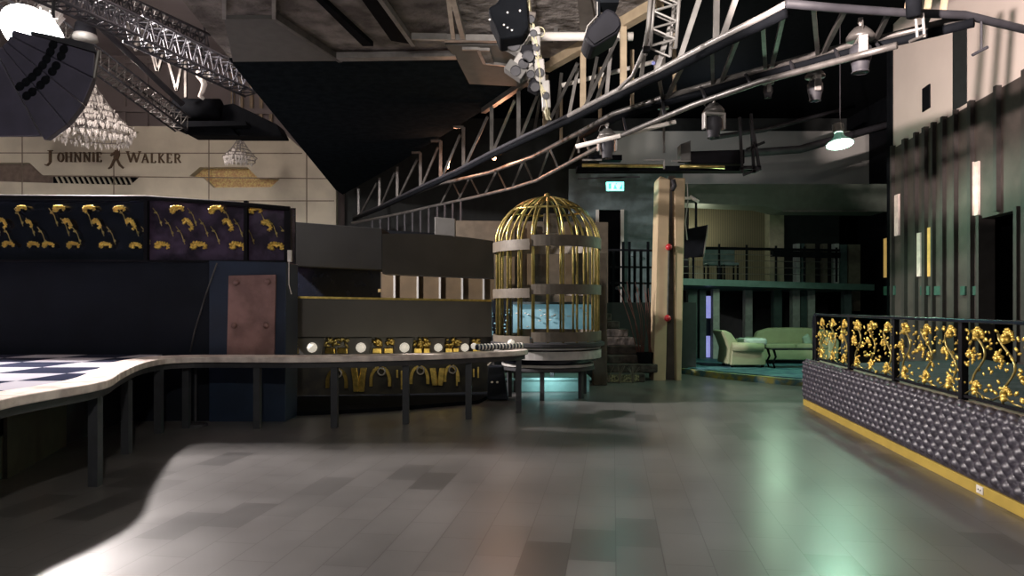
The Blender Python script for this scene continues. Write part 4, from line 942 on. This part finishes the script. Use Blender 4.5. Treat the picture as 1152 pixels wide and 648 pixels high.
MB().prism([(-4.9, 4.2, 0), (-4.75, 6.6, 0), (-5.2, 8.2, 0), (-5.4, 9.8, 0), (-9.4, 9.8, 0), (-9.4, 4.2, 0)], (0, 0, .855)).build('base', M['stagew'], t)
MB().prism([(-4.86, 5.6, .0), (-4.72, 6.62, .0), (-4.72, 6.62, .42)], (-.02, .02, 0)).build('skirt_panel', M['stageol'], t)
MB().prism([(-4.72, 6.6, .0), (-5.16, 8.18, .0), (-5.16, 8.18, .78), (-4.72, 6.6, .78)], (.03, .01, 0)).build('skirt_panel', M['stageol'], t)
for x, y, z in ((-4.80, 6.25, .58), (-4.89, 7.3, .62)): MB().ball((x+.04, y, z), .022, sub=2).build('pilot_light', M['bulbs'], t, smooth=True)
t = thing('striped_bolster', (-.15, 10.72, .945), 'navy and white striped roll lying on the right end of the marble ledge', 'bolster')
n = 17; a = V((-.50, 10.40, 1.0)); b = V((.14, 10.90, 1.0))
a = P(536, 390, 10.55); b = P(588, 385.5, 11.0); a.z = b.z = .997
MB().tube([a, b], .042, 14).build('core', M['navy'], t, smooth=True)
for i in range(14):
    c_ = a+(b-a)*((i+.5)/14); d_ = (b-a).normalized(); MB().tube([c_-d_*.012, c_+d_*.012], .049, 16).build('white_rib', M['white'], t, smooth=True)
for i, (x, y) in enumerate(((575, 381), (533, 381))):
    p_ = P(x, y, 10.95 if i == 0 else 10.75); p_.z = 1.045 if i == 0 else 1.0; tag(MB().ball(p_+V((0, -.03 if i == 0 else .06, 0)), .055 if i == 0 else .05).build('white_ball', M['ball'], smooth=True), ['white ball lamp resting on the striped roll', 'white ball lamp at the left end of the striped roll'][i], 'ball lamp', 'loose ball lamps on the ledge')
t = thing('backstage_cart', (P(560, 440, 12.2).x, 12.2, 0), 'dark blue cart with two small pale lights under the right end of the marble ledge', 'cart')
MB().prism([P(549, 412, 12.0), P(566, 412, 12.0), P(569, 432, 12.0), P(572, 450, 12.0), P(548, 450, 12.0)], (0, .3, 0)).build('body', M['booth'], t, bevel=.02)
for x in (553.5, 559.5): MB().ball(P(x, 430, 11.98), .02, (1.3, .6, 1), 1).build('pilot_light', M['white'], t)
MB().bar(P(548.5, 411, 11.95), P(552.5, 407, 11.95), .02, .02).build('handle', M['white'], t)

# ================================================================ RIGHT BARRIER
D = V((.142, 1, 0)).normalized(); NRM = V((-D.y, D.x, 0))
def bpt(Y, z, off=0): return V((BY(Y), Y, z))+(-NRM)*off          # off: distance to the right, behind the face
YA, YB = 2.4, 11.55
t = thing('tufted_barrier', bpt(7.5, 0), 'low curved-top barrier wall upholstered in plum-black tufted leather with gold kickboard', 'barrier')
mb = MB(); nu = 560; prof = []
nv = 52; z0, z1 = .105, .70; th = .32
L_ = (V((BY(YB), YB, 0))-V((BY(YA), YA, 0))).length
def profile(v):                       # v 0..1 bottom to top then rolled over
    s_ = v*(z1-z0+.22)
    if s_ < (z1-z0-.05): return (0, z0+s_, -1, 0)
    e = (s_-(z1-z0-.05))/.12; a_ = min(e, PI/2*1.0)
    if e <= PI/2: return (.0765*(1-math.cos(a_)), z1-.05+.0765*math.sin(a_), -math.cos(a_), math.sin(a_))
    return (.0765+(e-PI/2)*.1, z1+.0265, 0, 1)
grid = []
for i in range(nu+1):
    sx = i/nu*L_; col_ = []
    for j in range(nv+1):
        v = j/nv; off, z, nx, nz_ = profile(v); sz = v*(z1-z0+.22)
        u_ = sx/.17/1.0; w_ = sz/.15
        h = .048*(abs(math.sin(PI*(u_+w_))*math.sin(PI*(u_-w_))))**.55
        edge = min(1, (1-v)*6, v*14); h *= max(edge, 0)
        p = bpt(YA, 0)+D*sx-NRM*off; p.z = z
        p += (-NRM)*(nx*h); p.z += nz_*h
        col_.append(mb.bm.verts.new(p))
    grid.append(col_)
for i in range(nu):
    for j in range(nv): mb.bm.faces.new((grid[i][j], grid[i+1][j], grid[i+1][j+1], grid[i][j+1]))
mb.build('tufted_upholstery', M['leather'], t, smooth=True)
MB().prism([bpt(YA, .0, .035), bpt(YB+.0, .0, .035), bpt(YB, .69, .035), bpt(YA, .69, .035)], -NRM*.26).build('core', M['black'], t)
MB().prism([bpt(YA, .69, .10), bpt(YB, .69, .10), bpt(YB, .735, .10), bpt(YA, .735, .10)], -NRM*.20).build('top_board', M['sandtop'], t, bevel=.008)
MB().prism([bpt(YA, 0, -.012), bpt(YB+.03, 0, -.012), bpt(YB+.03, .10, -.012), bpt(YA, .10, -.012)], -NRM*.05).build('kickboard', M['kick'], t, bevel=.004)
MB().prism([bpt(YB, 0, .0), bpt(YB, .70, .0), bpt(YB, .70, .3), bpt(YB, 0, .3)], D*.05).build('end_panel', M['leather'], t)
t2 = thing('wall_socket', bpt(5.98, .05), 'small white power socket on the gold kickboard', 'socket')
MB().prism([bpt(5.94, .022, -.02), bpt(6.05, .022, -.02), bpt(6.05, .088, -.02), bpt(5.94, .088, -.02)], -NRM*.012).build('cover_plate', M['outlet'], t2, bevel=.003)
mb = MB()
for yy in (5.975, 6.01): mb.box(bpt(yy, .055, -.022), (.006, .006, .012))
mb.build('pin_hole', M['black'], t2)

# gilded railing
t = thing('gilded_railing', bpt(8, .735, .14), 'black railing filled with gilded flowers and vines on top of the tufted barrier', 'railing')
RO = .14
pY = [11.35, 9.75, 8.20, 6.62, 5.2, 3.8, 2.5]
for y_ in pY: MB().prism([bpt(y_-.035, .735, RO-.03), bpt(y_+.035, .735, RO-.03), bpt(y_+.035, 1.455, RO-.03), bpt(y_-.035, 1.455, RO-.03)], -NRM*.06).build('post', M['rubber'], t, bevel=.004)
MB().bar(bpt(YA, 1.472, RO), bpt(11.38, 1.472, RO), .085, .035).build('top_rail', M['blackgloss'], t, bevel=.008)
MB().tube([bpt(11.38, 1.47, RO), bpt(11.48, 1.44, RO), bpt(11.52, 1.34, RO), bpt(11.50, .76, RO)], .03, 8).build('end_scroll', M['blackgloss'], t, smooth=True)
MB().bar(bpt(YA, .775, RO), bpt(11.35, .775, RO), .03, .025).build('bottom_rail', M['rubber'], t)
def rail_curl(c, s, ang, seed):
    rnd = random.Random(seed); mb_ = MB(); n_ = 8
    for k_ in range(n_):
        u = k_/(n_-1); th_ = PI*(1-u)*1.05+ang; rr = s*.55
        p = c-D*(rr*math.cos(th_))+V((0, 0, rr*math.sin(th_)))
        sz = s*(.42-.2*u)*rnd.uniform(.85, 1.2); rt_ = Matrix.Rotation(rnd.uniform(-.5, .5), 4, 'Z')
        mb_.ball(p, sz, (.55, 1.1, .75), 1, rt_); mb_.ball(p+NRM*.3*sz+V((0, 0, .25*s*math.sin(th_))), sz*.6, (.6, 1, .8), 1)
    return mb_
sd = 100
for a_, b_ in zip(pY, pY[1:]):
    span = a_-b_; n_ = 3 if True else 4
    vine = MB(); lf = MB(); fl = []
    for k_ in range(n_):
        yc = a_-span*(k_+.5)/n_
        pts = []
        for j in range(13):
            u = j/12; pts.append(bpt(yc+.16*math.sin(u*7+k_)*(.5+u*.4)-.03, .79+u*.58, RO))
        vine.tube(pts, .011, 6)
        vine.tube([bpt(yc+.2, .80, RO), bpt(yc+.05, .86, RO), bpt(yc-.12, .81, RO), bpt(yc-.24, .80, RO)], .008, 5)
        for j, (dz, dy, s_) in enumerate(((1.33, .05, .10), (1.13, -.10, .085), (.86, .02, .09))):
            fl.append((bpt(yc-dy, dz, RO), s_, (.0, -.7, .4)[j]))
        for j in range(40):
            sd += 1; rnd = random.Random(sd); p = bpt(yc+rnd.uniform(-.25, .25), rnd.uniform(.80, 1.40), RO+rnd.uniform(-.03, .03))
            lf.ball(p, rnd.uniform(.011, .026), (.5, 1.4, .8), 1, Matrix.Rotation(rnd.uniform(-1, 1), 4, 'X'))
    fp = vine.build('filigree_panel', M['brass'], t, smooth=True)
    for c_, s_, an in fl:
        sd += 1; rail_curl(c_, s_*1.05, an, sd).build('gilded_flower', M['gilt'], fp, smooth=True)
    lf.build('leaves', M['gilt'], fp, smooth=True)['kind'] = 'stuff'

# pale strips in the right wall
def wstrip(px0, px1, py0, py1, m, label):
    def Yof(px): return 6.62/((px-576)/F-.142)
    Y1, Y0_ = Yof(px0), Yof(px1); Ym = (Y0_+Y1)/2; zt = EYE+(HY-py0)*Ym/F; zb = EYE+(HY-py1)*Ym/F
    tag(wallpoly(MB(), Y0_, Y1, zb, zt, -.06, .04).build('wall_light_strip', M[m]), label, 'light strip', 'narrow strips in the slatted wall')
wstrip(1088, 1092.8, 183, 243, 'pink', 'pale pink vertical strip near the dark doorway, left of a close pair')
wstrip(1094.5, 1099, 182, 242, 'pink', 'pale pink vertical strip near the dark doorway, right of a close pair')
wstrip(1005, 1009.5, 219, 265, 'pink', 'pale pink vertical strip highest at the far end of the slatted wall')
wstrip(1030, 1034, 262, 311, 'pink', 'pale pink vertical strip left beside the thin amber strip')
wstrip(1042, 1046, 256, 311, 'amber', 'thin amber vertical strip in the middle of the slatted wall')
wstrip(993, 998, 268, 312, 'amber', 'thin amber vertical strip at the far end of the slatted wall')
for i, (x, w_) in enumerate(((993, 12), (1034, 10), (1047, 10), (1079, 5), (1092, 6))):
    wstrip(x, x+w_, 322, 332, 'greengl', ['small green glass panel at the far end of the slatted wall', 'small green glass panel under the pale strip beside the amber one', 'small green glass panel under the middle amber strip', 'small narrow green glass panel left under the close pink pair', 'small narrow green glass panel right under the close pink pair'][i])

# ================================================================ MEZZANINE AND LOUNGE
def MZ(px): return 18.6+(px-768)/230*2.0
t = thing('mezzanine_railing', P(860, 320, 19.5), 'dark steel railing with thin horizontal bars along the mezzanine edge', 'railing')
def mz(px, rel): Y = MZ(px)+.1; return V(((px-576)/F*Y, Y, rel))
for x in (780, 809, 840, 873, 905, 941): MB().bar(mz(x, 2.3), mz(x, 3.28), .05, .05, (0, 1, 0)).build('post', M['black'], t)
MB().bar(mz(768, 3.15), mz(944, 3.2), .07, .07).build('top_rail', M['black'], t)
for z in (2.48, 2.66, 2.84, 3.0): MB().bar(mz(768, z), mz(944, z+.02), .018, .018).build('bar', M['alu'], t)
MB().bar(mz(868, 3.06), mz(944, 3.06), .12, .16).build('shelf', M['black'], t)
struct(MB().prism([P(775, 227, 21), P(868, 232, 21), P(868, 322, 21), P(775, 322, 21)], (0, .1, 0)).build('wall_ribbed_panel', M['ribbed']))
struct(MB().prism([P(866, 218, 20.6), P(882, 218, 20.6), P(882, 326, 20.6), P(866, 326, 20.6)], (0, .5, 0)).build('wall_pilaster', M['olive']))
cols_u = [(896, 900, 274, 325, 'palecol'), (902, 905, 274, 325, 'tealcol'), (907, 917, 274, 325, 'olive'), (927, 931, 274, 325, 'olive'), (940, 944, 274, 325, 'palecol'), (945, 953, 275, 326, 'tealcol'), (955, 968, 275, 350, 'olive')]
for i, (x0, x1, y0, y1, m_) in enumerate(cols_u):
    struct(MB().prism([P(x0, y0, 23), P(x1, y0, 23), P(x1, y1, 23), P(x0, y1, 23)], (0, .3, 0)).build('trim_%d' % (50+i), M[m_]))
cols_l = [(773, 783, 'tealcol'), (786, 793, 'bluegrey'), (801, 808, 'palecol'), (837, 845, 'palecol'), (869, 878, 'tealcol'), (890, 898, 'palecol'), (899, 906, 'tealcol'), (907, 915, 'palecol'), (948, 956, 'bluegrey')]
for i, (x0, x1, m_) in enumerate(cols_l):
    Yc = 19.9 if i < 3 else 21.5
    a = P(x0, 330, Yc); b = P(x1, 330, Yc); struct(MB().box(((a.x+b.x)/2, Yc, 1.12), (b.x-a.x, .25, 1.95)).build('trim_%d' % (60+i), M[m_]))
t = thing('lit_screen', P(796, 400, 19.8), 'upright violet-blue lit screen between pale pillars left of the armchair', 'screen')
MB().prism([P(793, 333, 20.2), P(800, 333, 20.2), P(800, 358, 20.2), P(793, 358, 20.2)], (0, .06, 0)).build('display', M['screen'], t)
MB().prism([P(793, 358, 20.2), P(800, 358, 20.2), P(800, 403, 20.2), P(793, 403, 20.2)], (0, .06, 0)).build('stand', M['navy'], t)
MB().prism([P(794.5, 378, 20.15), P(799, 378, 20.15), P(799, 402, 20.15), P(794.5, 402, 20.15)], (0, .04, 0)).build('lower_display', M['screen'], t)
t = thing('tilted_television', P(783, 275, 17.2), 'black television tilted on its mount right of the cream column', 'television')
MB().prism([P(771, 258, 17.4), P(796, 253, 17.0), P(791, 289, 17.0), P(770, 290, 17.4)], (0, .07, 0)).build('screen', M['black'], t)
MB().tube([P(796.5, 253, 16.98), P(791.5, 289, 16.98)], .018).build('bezel', M['recess'], t)
MB().tube([P(783, 260, 17.3), P(783, 240, 18.2), P(783, 222, 19.1)], .03).build('mount', M['black'], t)
for i, (x, y) in enumerate(((802, 292), (820, 296))):
    tt = thing('mezzanine_chair', V((P(x, 318, 20.0).x, 20.0, 2.3)), ['small dim chair on the mezzanine nearer the television', 'small dim chair on the mezzanine farther from the television'][i], 'chair')
    c_ = V((P(x, 318, 20.0).x, 20.0, 2.33))
    MB().box(c_+V((0, 0, .46)), (.44, .44, .07)).build('seat', M['bluegrey'], tt, bevel=.02)
    MB().box(c_+V((0, .2, .72)), (.44, .06, .46)).build('backrest', M['bluegrey'], tt, bevel=.02)
    for dx in (-.19, .19):
        for dy in (-.19, .19): MB().box(c_+V((dx, dy, .22)), (.04, .04, .44)).build('leg', M['black'], tt)

# armchair facing right, seen from its side
def sofa_piece(pts, Y, th, name, m, par, bev=.05, sub=True):
    o_ = MB().prism([P(x, y, Y) for x, y in pts], (0, th, 0)).build(name, M[m], par)
    b_ = o_.modifiers.new('bevel', 'BEVEL'); b_.width = bev; b_.segments = 4; b_.limit_method = 'ANGLE'
    for p_ in o_.data.polygons: p_.use_smooth = True
    return o_
YS = 16.9
t = thing('armchair', P(835, 411, YS), 'pale cream armchair with high curled back, standing left of the sofa', 'armchair')
sofa_piece([(824, 391), (861, 392), (862, 411), (822, 411)], YS, .85, 'base', 'sofa', t, .03)
sofa_piece([(812, 373), (816, 371.5), (823, 375), (829, 383), (835, 390), (838, 402), (824, 410), (818, 410), (820, 393), (817, 384)], YS+.05, .85, 'backrest', 'sofa', t, .06)
MB().tube([P(824, 390, YS-.0), P(845, 390.5, YS-.04), P(858, 391, YS-.02)], .105, 14).build('armrest', M['sofa'], t, smooth=True)
MB().tube([P(828, 385, YS+.85), P(845, 387, YS+.85), P(858, 387, YS+.85)], .10, 14).build('armrest', M['sofa'], t, smooth=True)
MB().box(P(846, 384, YS+.42), (.55, .6, .16)).build('seat_cushion', M['cushion'], t, bevel=.05)
for x in (825, 859):
    for dy in (.08, .78): MB().box((P(x, 411, YS).x, YS+dy, .17), (.06, .06, .07)).build('foot', M['black'], t)
YS = 18.0
t = thing('sofa', P(895, 408, YS), 'long pale cream sofa with rounded camel back, partly behind the gilded railing', 'sofa')
sofa_piece([(848, 384), (852, 373), (866, 369), (890, 368.5), (920, 369), (938, 373), (942, 384), (942, 405), (848, 405)], YS+.7, .22, 'backrest', 'sofa', t, .07)
sofa_piece([(858, 392), (936, 392), (936, 405), (858, 405)], YS+.02, .8, 'base', 'sofa', t, .03)
sofa_piece([(862, 387), (895, 387), (895, 393), (862, 393)], YS+.0, .75, 'seat_cushion', 'sofa', t, .03)
sofa_piece([(896, 387), (932, 387), (932, 393), (896, 393)], YS+.0, .75, 'seat_cushion', 'sofa', t, .03)
for x0, x1 in ((847, 860), (932, 945)): sofa_piece([(x0, 385), (x0+3, 380), (x1-3, 380), (x1, 385), (x1-1, 405), (x0+1, 405)], YS-.02, .85, 'armrest', 'sofa', t, .05)
for x in (860, 934):
    for dy in (.05, .75): MB().box((P(x, 410, YS).x, YS+dy, .20), (.07, .07, .12)).build('foot', M['black'], t)
MB().prism([P(903, 380, YS+.35), P(910, 375, YS+.35), P(915, 386, YS+.35), P(906, 389, YS+.35)], (0, .12, 0)).build('throw_cushion', M['cushion'], t, bevel=.04)
t = thing('coffee_table', P(886, 408, 16.9), 'low black coffee table in front of the cream sofa', 'table')
a = P(868, 392, 16.7); b = P(925, 392, 16.7)
MB().box(((a.x+b.x)/2, 16.9, .60), (b.x-a.x, .5, .035)).build('tabletop', M['blackgloss'], t)
for x in (a.x+.05, b.x-.05):
    for y in (16.7, 17.1):
        MB().tube([(x, y, .59), (x+.05, y, .42), (x-.02, y, .28), (x+.03, y, .16)], .03, 8, .02).build('leg', M['black'], t, smooth=True)
